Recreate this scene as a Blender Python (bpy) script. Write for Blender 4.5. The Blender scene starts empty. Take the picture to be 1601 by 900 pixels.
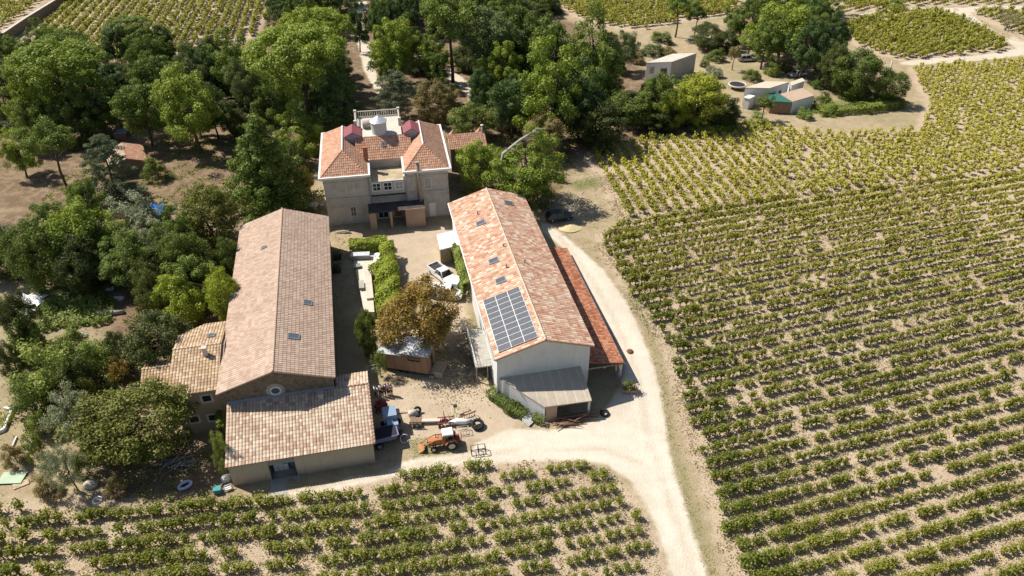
import bpy, bmesh, math, random
import numpy as np
from mathutils import Vector, Matrix
R = math.radians
rng = np.random.default_rng(11)
random.seed(5)
S = bpy.context.scene
COL = S.collection

# ------------------------------------------------------------------ camera, sky, sun, exposure
FPX, PITCH, CAMZ = 1156.0, R(35.95), 60.0
cam_d = bpy.data.cameras.new('camera'); cam = bpy.data.objects.new('camera', cam_d); COL.objects.link(cam)
cam.location = (0, 0, CAMZ); cam.rotation_euler = (math.pi / 2 - PITCH, 0, 0)
cam_d.sensor_width = 36; cam_d.lens = 36 * FPX / 1601; cam_d.clip_end = 5000
S.camera = cam
SUN_EL, SUN_AZ = R(51.1), math.atan2(-.74, .32)       # azimuth as (sin, cos) = (x, y): sun stands to the left and a little behind the scene
world = bpy.data.worlds.new('World'); S.world = world; world.use_nodes = True
wn = world.node_tree; bg = wn.nodes['Background']
sky = wn.nodes.new('ShaderNodeTexSky'); sky.sky_type = 'NISHITA'; sky.sun_disc = False
sky.sun_elevation = SUN_EL; sky.sun_rotation = SUN_AZ % (2 * math.pi); sky.altitude = 100
wn.links.new(sky.outputs[0], bg.inputs[0]); bg.inputs[1].default_value = 0.068
sd = bpy.data.lights.new('sun', 'SUN'); sd.energy = 4.6; sd.angle = R(.5); sd.color = (1, .94, .85)
so = bpy.data.objects.new('sun', sd); COL.objects.link(so)
so.rotation_euler = Vector((.74, -.32, -.806 * math.tan(SUN_EL))).to_track_quat('-Z', 'Y').to_euler()
so.location = (-80, 90, 120)
S.view_settings.view_transform = 'Standard'; S.view_settings.look = 'None'
S.view_settings.exposure = 0.45; S.view_settings.gamma = 1
S.cycles.max_bounces = 5; S.cycles.diffuse_bounces = 2; S.cycles.glossy_bounces = 2; S.cycles.transmission_bounces = 3
S.cycles.caustics_reflective = False; S.cycles.caustics_refractive = False

# ------------------------------------------------------------------ where things stand
def tz(Y):                                             # the land rises gently behind the front barn
    t = np.clip((np.asarray(Y, float) - 54) / 46, 0, 1); return 2.2 * t * t * (3 - 2 * t)
def at(px, py, z=0.):
    x = (px - 800.5) / FPX; y = -(py - 450) / FPX
    d = (x, math.cos(PITCH) + y * math.sin(PITCH), -math.sin(PITCH) + y * math.cos(PITCH))
    t = (z - CAMZ) / d[2]
    return (d[0] * t, d[1] * t)
def ag(px, py, h=0.):
    z = h
    for _ in range(25): z = h + float(tz(at(px, py, z)[1]))
    return at(px, py, z)
def g3(px, py, h=0.):
    X, Y = ag(px, py, h); return (X, Y, float(tz(Y)))
def proj(X, Y, Z):
    dz = Z - CAMZ
    f = Y * math.cos(PITCH) - dz * math.sin(PITCH); u = Y * math.sin(PITCH) + dz * math.cos(PITCH)
    return 800.5 + FPX * X / f, 450 - FPX * u / f, f
def rise(X, Y, py):                                    # how tall a thing standing at X, Y reaches up to image row py
    lo, hi = 0., 60.; z0 = float(tz(Y))
    for _ in range(50):
        m = (lo + hi) / 2
        if proj(X, Y, z0 + m)[1] > py: lo = m
        else: hi = m
    return lo

# ------------------------------------------------------------------ node materials
class Mat:
    def __init__(s, name, rough=.85, spec=.25):
        s.m = bpy.data.materials.new(name); s.m.use_nodes = True; s.t = s.m.node_tree; s.b = s.t.nodes['Principled BSDF']
        s.b.inputs['Roughness'].default_value = rough; s.b.inputs['Specular IOR Level'].default_value = spec
    def n(s, typ, ins={}, **kw):
        x = s.t.nodes.new(typ)
        for k, v in kw.items(): setattr(x, k, v)
        for k, v in ins.items(): s.set(x.inputs[k], v)
        return x
    def set(s, i, v):
        if isinstance(v, bpy.types.NodeSocket): s.t.links.new(v, i)
        elif isinstance(v, (tuple, list)) and len(v) == 3 and i.type == 'RGBA': i.default_value = (*v, 1)
        else: i.default_value = v
    def noise(s, scale, detail=4, rough=.6, vec=None, dist=0):
        ins = {'Scale': scale, 'Detail': detail, 'Roughness': rough, 'Distortion': dist}
        if vec is not None: ins['Vector'] = vec
        return s.n('ShaderNodeTexNoise', ins).outputs[0]
    def pos(s): return s.n('ShaderNodeNewGeometry').outputs['Position']
    def obj(s): return s.n('ShaderNodeTexCoord').outputs['Object']
    def attr(s, name, typ='GEOMETRY'): return s.n('ShaderNodeAttribute', attribute_name=name, attribute_type=typ).outputs['Fac']
    def rand(s): return s.n('ShaderNodeObjectInfo').outputs['Random']
    def math(s, op, a, b=0., clamp=False):
        return s.n('ShaderNodeMath', {0: a, 1: b}, operation=op, use_clamp=clamp).outputs[0]
    def step(s, v, lo, hi, a=0., b=1.):
        return s.n('ShaderNodeMapRange', {0: v, 1: lo, 2: hi, 3: a, 4: b}).outputs[0]
    def mix(s, f, a, b, mode='MIX'):
        x = s.n('ShaderNodeMix', data_type='RGBA', blend_type=mode)
        s.set(x.inputs[0], f); s.set(x.inputs[6], a); s.set(x.inputs[7], b); return x.outputs[2]
    def ramp(s, f, stops, interp='LINEAR'):
        x = s.n('ShaderNodeValToRGB', {0: f}); r = x.color_ramp; r.interpolation = interp
        while len(r.elements) < len(stops): r.elements.new(.5)
        for e, (p, c) in zip(r.elements, stops): e.position = p; e.color = (*c, 1)
        return x.outputs[0]
    def col(s, c): s.set(s.b.inputs['Base Color'], c); return s
    def bump(s, h, strength=.4, dist=.05):
        s.set(s.b.inputs['Normal'], s.n('ShaderNodeBump', {'Strength': strength, 'Distance': dist, 'Height': h}).outputs[0]); return s
    def done(s): return s.m

def plain(name, c, rough=.7, var=.18, scale=1.5, spec=.25, metal=0., bump=0.):
    m = Mat(name, rough, spec); v = m.obj()
    f = m.noise(scale, 5, .65, v)
    m.col(m.mix(m.step(f, .3, .7), tuple(x * (1 - var) for x in c), tuple(min(1, x * (1 + var)) for x in c)))
    m.b.inputs['Metallic'].default_value = metal
    if bump: m.bump(m.noise(scale * 9, 4, .6, v), bump, .02)
    return m.done()

def tiles(name, cols, dirt=(.10, .07, .05), dirt_amt=.35, course_dark=.35, seed=0.):
    """roof tiles: one colour drawn per tile from its place in the grid kept in the UV map, lichen and dirt on top"""
    m = Mat(name, .85, .15)
    uv = m.n('ShaderNodeUVMap', uv_map='tile').outputs[0]
    fl = m.n('ShaderNodeVectorMath', {0: uv, 1: (seed, seed * .7, 0)}, operation='ADD').outputs[0]
    fl = m.n('ShaderNodeVectorMath', {0: fl}, operation='FLOOR').outputs[0]
    w = m.n('ShaderNodeTexWhiteNoise', {'Vector': fl}, noise_dimensions='2D').outputs[0]
    k = len(cols); c = m.ramp(w, [(i / k, q) for i, q in enumerate(cols)], 'CONSTANT')
    p = m.obj()
    big = m.noise(.35, 4, .65, p); small = m.noise(3.1, 4, .7, p)
    c = m.mix(m.step(big, .42, .72, 0, dirt_amt), c, dirt)
    c = m.mix(m.step(small, .55, .8, 0, .35), c, tuple(x * .55 for x in cols[0]))
    fr = m.n('ShaderNodeVectorMath', {0: uv}, operation='FRACTION').outputs[0]
    y = m.n('ShaderNodeSeparateXYZ', {0: fr}).outputs[1]
    c = m.mix(m.step(y, .86, .99, 0, course_dark), c, dirt)
    m.col(c); m.bump(m.noise(14, 3, .7, p), .3, .02)
    return m.done()

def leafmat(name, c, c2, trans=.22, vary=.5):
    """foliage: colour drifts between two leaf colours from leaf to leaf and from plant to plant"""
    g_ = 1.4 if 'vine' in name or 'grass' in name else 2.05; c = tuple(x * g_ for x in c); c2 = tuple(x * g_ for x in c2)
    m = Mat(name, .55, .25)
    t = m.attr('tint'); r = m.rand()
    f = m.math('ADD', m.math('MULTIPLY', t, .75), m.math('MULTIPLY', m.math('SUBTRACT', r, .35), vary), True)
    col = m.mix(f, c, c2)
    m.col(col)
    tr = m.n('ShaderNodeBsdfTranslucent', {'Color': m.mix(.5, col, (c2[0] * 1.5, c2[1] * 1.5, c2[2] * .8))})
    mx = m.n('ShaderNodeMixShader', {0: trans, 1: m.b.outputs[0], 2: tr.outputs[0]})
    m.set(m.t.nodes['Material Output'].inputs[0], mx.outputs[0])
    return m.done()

M = {}
def straw(): pass
def render_wall(name, c, dirt, amt):
    m = Mat(name, .88, .15); p = m.obj(); sx = m.n('ShaderNodeSeparateXYZ', {0: p})
    st = m.n('ShaderNodeCombineXYZ', {0: m.math('MULTIPLY', sx.outputs[0], 2.6), 1: m.math('MULTIPLY', sx.outputs[1], 2.6), 2: m.math('MULTIPLY', sx.outputs[2], .25)}).outputs[0]
    a = m.mix(m.step(m.noise(.7, 5, .65, p), .3, .7), tuple(x * .93 for x in c), tuple(min(1, x * 1.05) for x in c))
    a = m.mix(m.step(m.noise(1, 5, .7, st), .52, .78, 0, amt), a, dirt)
    foot = m.math('MULTIPLY', m.step(sx.outputs[2], .2, 1.3, 1, 0), m.step(m.noise(1.4, 4, .7, p), .3, .6))
    m.col(m.mix(m.math('MULTIPLY', foot, .55), a, dirt)); m.bump(m.noise(11, 4, .6, p), .15, .02); return m.done()
M['white_wall'] = render_wall('white_render', (.72, .72, .70), (.42, .38, .32), .4)
M['white_paint'] = plain('white_paint', (.78, .78, .75), .6, .05)
M['stone_wall'] = plain('rubble_stone', (.20, .155, .11), .9, .45, 2.2, bump=.6)
M['ochre_wall'] = render_wall('ochre_render', (.38, .285, .19), (.22, .155, .10), .45)
M['pink_wall'] = plain('pink_render', (.42, .29, .215), .9, .1, .7, bump=.15)
M['cream_wall'] = render_wall('cream_render', (.52, .44, .33), (.30, .24, .17), .5)
M['pale_trim'] = plain('pale_stone_trim', (.58, .53, .45), .8, .1, 2)
M['concrete'] = plain('concrete', (.40, .375, .33), .9, .18, 1.2, bump=.2)
M['pale_slab'] = plain('pale_slab', (.58, .53, .45), .9, .14, 1.0)
M['dark_glass'] = plain('dark_glass', (.02, .025, .03), .12, .1, spec=.6)
M['sky_glass'] = plain('roof_window_glass', (.10, .12, .14), .1, .1, spec=.8)
M['inside'] = plain('dark_inside', (.03, .028, .025), .9, .2)
M['grey_metal'] = plain('grey_metal', (.32, .33, .34), .45, .12, 3, spec=.4, metal=.4)
M['dark_metal'] = plain('dark_metal', (.045, .045, .05), .5, .25, 3, spec=.4)
M['rust'] = plain('rusty_iron', (.18, .075, .045), .8, .4, 5)
M['red_sheet'] = plain('wine_red_sheet', (.27, .085, .095), .6, .12, .8)
M['rubber'] = plain('black_rubber', (.022, .022, .024), .8, .2, 4)
M['wood'] = plain('grey_brown_wood', (.24, .165, .11), .85, .3, 4, bump=.2)
M['pale_wood'] = plain('pale_wood', (.46, .36, .24), .85, .2, 3)
M['brick'] = plain('chimney_brick', (.34, .14, .085), .9, .25, 6)
M['bark'] = plain('bark', (.13, .095, .07), .95, .35, 3, bump=.6)
M['dead_wood'] = plain('bleached_dead_wood', (.40, .37, .33), .85, .2, 3)
M['pale_gravel'] = plain('pale_gravel', (.62, .56, .46), .95, .14, 2.5)
M['tarp_white'] = plain('white_plastic', (.80, .80, .80), .5, .05, 2)
M['tarp_blue'] = plain('blue_tarpaulin', (.06, .22, .60), .5, .15, 2)
M['blue_machine'] = plain('blue_grey_paint', (.26, .34, .46), .5, .1, 1)
M['violet_body'] = plain('violet_grey_paint', (.22, .21, .36), .5, .12, 1)
M['orange_paint'] = plain('faded_orange_paint', (.46, .17, .075), .6, .2, 2)
M['yellow_paint'] = plain('ochre_yellow_paint', (.40, .215, .075), .6, .2, 2)
M['red_paint'] = plain('dull_red_paint', (.27, .06, .05), .6, .2, 2)
M['car_white'] = plain('white_car_paint', (.80, .80, .79), .3, .03, 1, spec=.5)
M['car_silver'] = plain('silver_car_paint', (.42, .43, .44), .3, .05, 1, spec=.6, metal=.5)
M['car_dark'] = plain('dark_car_paint', (.03, .04, .05), .3, .1, 1, spec=.6)
M['lamp_red'] = plain('red_lamp_glass', (.35, .02, .02), .3, .05)
M['lamp_clear'] = plain('clear_lamp_glass', (.6, .6, .58), .2, .05, spec=.6)
M['skin'] = plain('skin', (.50, .29, .21), .6, .08, 4)
M['hair_brown'] = plain('brown_hair', (.06, .035, .022), .7, .2, 9)
M['cloth_white'] = plain('white_cotton', (.74, .73, .72), .9, .06, 6)
M['cloth_lilac'] = plain('lilac_grey_cotton', (.32, .30, .37), .9, .08, 6)
M['cloth_dark'] = plain('dark_cotton', (.035, .033, .04), .9, .1, 6)
M['cloth_red'] = plain('dark_red_cotton', (.22, .05, .05), .9, .1, 6)
M['green_sheet'] = plain('pale_green_sheet', (.42, .52, .36), .6, .1, 2)
M['green_tarp'] = plain('green_tarpaulin', (.04, .15, .115), .6, .12, 2)
M['sand'] = plain('yellow_sand', (.62, .50, .28), .95, .12, 2)
M['roof_barn'] = tiles('barn_tiles', [(.51, .375, .285), (.55, .415, .32), (.48, .345, .26), (.57, .445, .35), (.45, .315, .24), (.53, .39, .30)], (.29, .21, .155), .3, .5)
M['roof_front'] = tiles('front_barn_tiles', [(.58, .455, .335), (.62, .51, .385), (.55, .42, .305), (.66, .56, .43), (.51, .37, .27), (.60, .475, .355), (.43, .285, .205)], (.26, .18, .14), .2, .55, 3.)
M['roof_annex'] = tiles('annex_tiles', [(.52, .37, .23), (.58, .43, .28), (.46, .32, .20), (.62, .48, .33), (.40, .28, .18)], (.2, .14, .09), .3, .35, 7.)
M['roof_white'] = tiles('mixed_tiles', [(.55, .32, .205), (.62, .43, .30), (.50, .285, .195), (.68, .53, .40), (.57, .38, .265), (.48, .245, .165), (.61, .40, .28), (.74, .62, .49), (.60, .36, .25)], (.33, .20, .145), .22, .2, 11.)
M['roof_villa'] = tiles('villa_tiles', [(.53, .305, .20), (.57, .345, .235), (.49, .27, .175), (.60, .385, .27), (.46, .24, .155)], (.30, .17, .115), .3, .5, 17.)
M['roof_carport'] = tiles('orange_tiles', [(.48, .20, .11), (.53, .245, .14), (.43, .165, .09), (.57, .30, .19), (.36, .13, .075)], (.18, .08, .055), .3, .6, 23.)
M['roof_flat'] = plain('pale_roof_screed', (.60, .50, .38), .9, .1, 1)
M['terracotta'] = plain('terracotta_paving', (.47, .345, .26), .9, .15, 2)
M['metal_roof'] = plain('white_metal_roof', (.62, .64, .67), .3, .06, 1, spec=.5, metal=.3)

def villa_wall():
    m = Mat('grey_weathered_render', .9, .15); p = m.obj()
    a = m.mix(m.step(m.noise(.5, 5, .7, p), .35, .65), (.45, .40, .34), (.57, .515, .44))
    a = m.mix(m.step(m.noise(.9, 6, .75, p, .5), .5, .72, 0, .55), a, (.22, .20, .185))
    m.col(a); m.bump(m.noise(12, 3, .6, p), .2, .02); return m.done()
M['villa_wall'] = villa_wall()
def corrugated():
    m = Mat('beige_corrugated_sheet', .5, .3); p = m.obj()
    x = m.n('ShaderNodeSeparateXYZ', {0: p}).outputs[0]
    f = m.math('FRACT', m.math('MULTIPLY', x, .95))
    c = m.mix(m.step(m.noise(1.1, 4, .6, p), .3, .7), (.44, .38, .30), (.53, .46, .37))
    m.col(m.mix(m.step(f, .86, .94, 0, .55), c, (.68, .62, .52))); return m.done()
M['corrugated'] = corrugated()
def boards():
    m = Mat('vertical_larch_boards', .8, .2); p = m.obj()
    x = m.n('ShaderNodeSeparateXYZ', {0: p}).outputs[0]
    k = m.math('FLOOR', m.math('MULTIPLY', x, 6.5)); f = m.math('FRACT', m.math('MULTIPLY', x, 6.5))
    w = m.n('ShaderNodeTexWhiteNoise', {'W': k}, noise_dimensions='1D').outputs[0]
    c = m.mix(w, (.27, .165, .105), (.40, .26, .17))
    m.col(m.mix(m.step(f, .9, .97, 0, .7), c, (.10, .06, .04))); return m.done()
M['boards'] = boards()
def solar():
    m = Mat('solar_cells', .25, .5); p = m.obj()
    s = m.n('ShaderNodeSeparateXYZ', {0: p})
    fx = m.math('FRACT', m.math('MULTIPLY', s.outputs[0], 10 / 1.45)); fy = m.math('FRACT', m.math('MULTIPLY', s.outputs[1], 6 / .93))
    g = m.math('MAXIMUM', m.step(fx, .88, .93), m.step(fy, .88, .93))
    m.col(m.mix(g, (.085, .09, .10), (.32, .33, .35))); return m.done()
M['solar'] = solar()

def ground_mat():
    m = Mat('dry_ground', .95, .1); p = m.pos()
    n1 = m.noise(.09, 5, .6, p); n2 = m.noise(.7, 5, .65, p); n3 = m.noise(4.5, 4, .7, p); n4 = m.noise(19, 3, .7, p)
    def mask(name, w=.30, soft=.16):
        v = m.math('ADD', m.attr(name), m.math('MULTIPLY', m.math('SUBTRACT', m.math('ADD', m.math('MULTIPLY', n2, .6), m.math('MULTIPLY', n3, .4)), .5), w * 2.6))
        return m.step(v, .5 - soft, .5 + soft)
    straw = m.mix(m.step(n2, .35, .65), (.36, .28, .17), (.46, .37, .24))
    straw = m.mix(m.step(n3, .45, .75, 0, .6), straw, (.24, .20, .11))
    straw = m.mix(m.step(n1, .5, .65, 0, .35), straw, (.19, .20, .085))
    soil = m.mix(m.step(n2, .3, .7), (.47, .365, .26), (.56, .455, .34))
    soil = m.mix(m.step(n3, .46, .66, 0, .85), soil, (.33, .245, .155))
    soil = m.mix(m.step(m.noise(9, 4, .75, p), .54, .68, 0, .7), soil, (.25, .185, .11))
    soil = m.mix(m.step(n4, .52, .75, 0, .6), soil, (.60, .49, .34))
    soil = m.mix(m.step(n1, .52, .68, 0, .4), soil, (.52, .42, .28))
    c = m.mix(mask('vine'), straw, soil)
    green = m.mix(m.step(n3, .3, .7), (.10, .13, .035), (.20, .21, .07))
    c = m.mix(m.math('MULTIPLY', mask('green', .4, .2), m.step(n4, .3, .6, .35, .95)), c, green)
    litter = m.mix(m.step(n3, .35, .7), (.13, .09, .055), (.27, .185, .12))
    litter = m.mix(m.step(n2, .45, .62, 0, .55), litter, (.38, .285, .185))
    litter = m.mix(m.step(n4, .5, .72, 0, .5), litter, (.12, .10, .045))
    c = m.mix(mask('forest', .3, .25), c, litter)
    yard = m.mix(m.step(n2, .3, .7), (.46, .365, .26), (.56, .455, .335))
    yard = m.mix(m.step(n4, .5, .75, 0, .4), yard, (.36, .27, .19))
    c = m.mix(mask('yard', .25, .2), c, yard)
    dust = m.mix(m.step(n2, .3, .7), (.62, .55, .445), (.71, .635, .525))
    dust = m.mix(m.step(n4, .5, .75, 0, .3), dust, (.48, .39, .28))
    dust = m.mix(m.step(n1, .5, .66, 0, .35), dust, (.52, .43, .31))
    dust = m.mix(m.math('MULTIPLY', m.attr('verge'), m.step(n3, .35, .65, .15, .75)), dust, (.43, .36, .235))
    dust = m.mix(m.math('MULTIPLY', m.attr('rut'), m.step(n2, .3, .6, .1, .5)), dust, (.74, .66, .54))
    c = m.mix(mask('dust', .28, .14), c, dust)
    m.col(c)
    m.bump(m.math('ADD', n3, m.math('MULTIPLY', n4, .5)), .7, .12)
    return m.done()
M['ground'] = ground_mat()

LEAF = {
 'pine': leafmat('pine_needles', (.042, .066, .014), (.120, .150, .028)),
 'lightpine': leafmat('light_pine_needles', (.075, .110, .016), (.175, .205, .028)),
 'greypine': leafmat('grey_green_needles', (.055, .074, .028), (.115, .135, .048)),
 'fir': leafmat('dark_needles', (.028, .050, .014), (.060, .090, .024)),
 'cedar': leafmat('blue_green_needles', (.046, .060, .032), (.086, .104, .058)),
 'oak': leafmat('olive_brown_leaves', (.044, .054, .010), (.108, .110, .020)),
 'green': leafmat('mid_green_leaves', (.040, .060, .011), (.105, .128, .024)),
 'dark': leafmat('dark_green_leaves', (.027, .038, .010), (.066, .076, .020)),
 'olive': leafmat('silver_leaves', (.105, .118, .066), (.19, .20, .125)),
 'lime': leafmat('yellow_green_leaves', (.085, .12, .014), (.185, .195, .020)),
 'gold': leafmat('turning_leaves', (.072, .078, .014), (.168, .104, .024)),
 'brown': leafmat('brownish_leaves', (.09, .08, .03), (.19, .15, .065)),
 'weed': leafmat('weed_leaves', (.06, .095, .018), (.17, .19, .04)),
 'hedge': leafmat('hedge_leaves', (.10, .135, .014), (.21, .23, .028)),
 'vine': leafmat('vine_leaves', (.050, .088, .011), (.31, .29, .045), .30, 0),
 'straw': leafmat('dry_grass_blades', (.42, .335, .20), (.20, .19, .075), .1, 0),
}

# ------------------------------------------------------------------ mesh helpers
def tag(o, label, cat, group=None, kind=None):
    o['label'] = label; o['category'] = cat
    if group: o['group'] = group
    if kind: o['kind'] = kind
    return o
def empty(name, loc, rz=0., label=None, cat=None, group=None):
    o = bpy.data.objects.new(name, None); o.empty_display_size = .3; COL.objects.link(o)
    o.location = loc; o.rotation_euler = (0, 0, rz)
    if label: tag(o, label, cat, group)
    return o
def link(name, me, parent=None, loc=None, rz=None):
    o = bpy.data.objects.new(name, me); COL.objects.link(o)
    if parent is not None: o.parent = parent
    if loc is not None: o.location = loc
    if rz is not None: o.rotation_euler = (0, 0, rz)
    return o
def copy_tree(o, parent=None):
    c = o.copy(); COL.objects.link(c)
    if parent is not None: c.parent = parent
    for ch in list(o.children): copy_tree(ch, c)
    return c

class MB:
    def __init__(s): s.v = []; s.f = []; s.mi = []; s.smooth = []
    def add(s, vs, fs, mi=0, smooth=False):
        b = len(s.v); s.v += [tuple(q) for q in vs]; s.f += [tuple(i + b for i in f) for f in fs]; s.mi += [mi] * len(fs); s.smooth += [smooth] * len(fs)
        return s
    def box(s, x0, x1, y0, y1, z0, z1, mi=0):
        return s.add([(x0, y0, z0), (x1, y0, z0), (x1, y1, z0), (x0, y1, z0), (x0, y0, z1), (x1, y0, z1), (x1, y1, z1), (x0, y1, z1)],
                     [(0, 3, 2, 1), (4, 5, 6, 7), (0, 1, 5, 4), (1, 2, 6, 5), (2, 3, 7, 6), (3, 0, 4, 7)], mi)
    def hexa(s, lo, hi, mi=0):                          # four bottom corners, four top corners
        return s.add(list(lo) + list(hi), [(0, 3, 2, 1), (4, 5, 6, 7), (0, 1, 5, 4), (1, 2, 6, 5), (2, 3, 7, 6), (3, 0, 4, 7)], mi)
    def extr(s, prof, axis, a, b, mi=0):                # polygon in a plane pushed along an axis from a to b
        n = len(prof)
        def P(q, w): return (w, q[0], q[1]) if axis == 'x' else ((q[0], w, q[1]) if axis == 'y' else (q[0], q[1], w))
        vs = [P(q, a) for q in prof] + [P(q, b) for q in prof]
        return s.add(vs, [tuple(range(n))[::-1], tuple(range(n, 2 * n))] + [(i, (i + 1) % n, n + (i + 1) % n, n + i) for i in range(n)], mi)
    def tube(s, pts, rad, n=6, mi=0, cap=True, smooth=True):
        pts = [Vector(p) for p in pts]; rad = rad if isinstance(rad, (list, tuple)) else [rad] * len(pts)
        vs = []; fs = []
        for i, p in enumerate(pts):
            d = (pts[min(i + 1, len(pts) - 1)] - pts[max(i - 1, 0)]).normalized()
            a = d.orthogonal().normalized() if abs(d.z) > .99 else d.cross(Vector((0, 0, 1))).normalized()
            b = d.cross(a)
            vs += [p + (a * math.cos(k * 2 * math.pi / n) + b * math.sin(k * 2 * math.pi / n)) * rad[i] for k in range(n)]
        for i in range(len(pts) - 1):
            fs += [(i * n + k, i * n + (k + 1) % n, (i + 1) * n + (k + 1) % n, (i + 1) * n + k) for k in range(n)]
        if cap: fs += [tuple(range(n))[::-1], tuple(range((len(pts) - 1) * n, len(pts) * n))]
        return s.add(vs, fs, mi, smooth)
    def wheel(s, c, r, w, axis='y', mi=0, rim=1, n=18):
        c = Vector(c); ax = Vector((0, 1, 0)) if axis == 'y' else Vector((1, 0, 0))
        s.tube([c - ax * w / 2, c - ax * w * .32, c + ax * w * .32, c + ax * w / 2], [r * .86, r, r, r * .86], n, mi, True, False)
        return s
    def mesh(s, name, mats):
        me = bpy.data.meshes.new(name); me.from_pydata(s.v, [], s.f)
        for m in (mats if isinstance(mats, (list, tuple)) else [mats]): me.materials.append(m)
        me.polygons.foreach_set('material_index', s.mi); me.polygons.foreach_set('use_smooth', s.smooth)
        bm = bmesh.new(); bm.from_mesh(me); bmesh.ops.recalc_face_normals(bm, faces=bm.faces[:]); bm.to_mesh(me); bm.free()
        me.update(); return me
    def build(s, name, mats, parent=None, loc=None, rz=None):
        return link(name, s.mesh(name, mats), parent, loc, rz)

def np_mesh(name, V, Q, mats, tint=None, mi=None):
    me = bpy.data.meshes.new(name); n, k = len(V), len(Q)
    me.vertices.add(n); me.vertices.foreach_set('co', np.asarray(V, np.float32).ravel())
    me.loops.add(k * 4); me.loops.foreach_set('vertex_index', np.asarray(Q, np.int32).ravel())
    me.polygons.add(k); me.polygons.foreach_set('loop_start', np.arange(0, 4 * k, 4, dtype=np.int32))
    for m in (mats if isinstance(mats, (list, tuple)) else [mats]): me.materials.append(m)
    if mi is not None: me.polygons.foreach_set('material_index', np.asarray(mi, np.int32))
    if tint is not None:
        a = me.attributes.new('tint', 'FLOAT', 'FACE'); a.data.foreach_set('value', np.asarray(tint, np.float32))
    me.update(calc_edges=True); me.validate(); return me

def unit(a): return a / np.maximum(np.linalg.norm(a, axis=1, keepdims=True), 1e-9)
def leaves(c, nrm, size, rg, aspect=.62):
    """one pointed leaf-sized face at each centre"""
    n = len(c); r = unit(rg.normal(size=(n, 3))); t = unit(np.cross(nrm, r)); b = np.cross(nrm, t)
    s = np.broadcast_to(np.asarray(size, float), (n,))[:, None] * .5
    V = np.stack([c - t * s, c - b * s * aspect + nrm * s * .12, c + t * s, c + b * s * aspect - nrm * s * .12], 1).reshape(-1, 3)
    return V, np.arange(4 * n).reshape(-1, 4)

def roof(name, poly, mat, parent, tw=.32, tl=.42, amp=.045, step=.02, thick=.14, flat=False):
    """tiled slope: poly[0] to poly[1] is the eave; every tile row is really modelled, each tile numbered in the UV map"""
    P = [Vector(p) for p in poly]; o = P[0]; e = (P[1] - P[0]).normalized()
    n = e.cross(P[-1] - P[0]).normalized()
    if n.z < 0: n = -n
    u = n.cross(e); u = u if u.dot(P[-1] - P[0]) > 0 else -u
    L = [((p - o).dot(e), (p - o).dot(u)) for p in P]
    x0, x1 = min(q[0] for q in L), max(q[0] for q in L); y0, y1 = min(q[1] for q in L), max(q[1] for q in L)
    seg = 2 if flat else 6
    nc = int(math.ceil((x1 - x0) / tw)); nr = int(math.ceil((y1 - y0) / tl))
    xs = np.arange(nc * seg + 1) / seg; ph = xs % 1
    h = np.zeros_like(xs) if flat else amp * np.abs(np.sin(np.pi * ph)) ** .7 - amp * .5 * (ph == 0)
    bm = bmesh.new(); uvl = bm.loops.layers.uv.new('tile')
    for r in range(nr):
        lo = [bm.verts.new(o + e * (x0 + x * tw) + u * (y0 + r * tl) + n * (hh + step + .004)) for x, hh in zip(xs, h)]
        hi = [bm.verts.new(o + e * (x0 + x * tw) + u * (y0 + (r + 1) * tl) + n * hh) for x, hh in zip(xs, h)]
        for i in range(len(xs) - 1):
            f = bm.faces.new((lo[i], lo[i + 1], hi[i + 1], hi[i]))
            for lp, (a, b) in zip(f.loops, ((xs[i], 0.02), (xs[i + 1], 0.02), (xs[i + 1], .98), (xs[i], .98))): lp[uvl].uv = ((int(xs[i] + 1e-6)) + .02 + .96 * min(1, max(0, a - int(xs[i] + 1e-6))), r + b)
    cen = sum(P, Vector()) / len(P)
    for i in range(len(P)):
        a, b = P[i], P[(i + 1) % len(P)]; d = (b - a).normalized(); k = d.cross(n)
        if k.dot(cen - a) > 0: k = -k
        bmesh.ops.bisect_plane(bm, geom=bm.verts[:] + bm.edges[:] + bm.faces[:], plane_co=a, plane_no=k, clear_outer=True)
    lo = [bm.verts.new(p - n * thick) for p in P]; hi = [bm.verts.new(p - n * .012) for p in P]
    fs = [bm.faces.new(lo[::-1]), bm.faces.new(hi)] + [bm.faces.new((lo[i], lo[(i + 1) % len(P)], hi[(i + 1) % len(P)], hi[i])) for i in range(len(P))]
    for f in fs:
        for lp in f.loops: lp[uvl].uv = (.5, .5)
    me = bpy.data.meshes.new(name); bm.to_mesh(me); bm.free(); me.materials.append(mat)
    return link(name, me, parent)

def ridge(parent, pts, mat, r=.13, name='ridge_tiles'):
    mb = MB()
    for a, b in zip(pts[:-1], pts[1:]):
        a, b = Vector(a), Vector(b); n = max(1, int((b - a).length / .4))
        for k in range(n): mb.tube([a.lerp(b, k / n), a.lerp(b, (k + .98) / n)], [r * 1.08, r * .92], 7)
    return mb.build(name, mat, parent)

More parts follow.
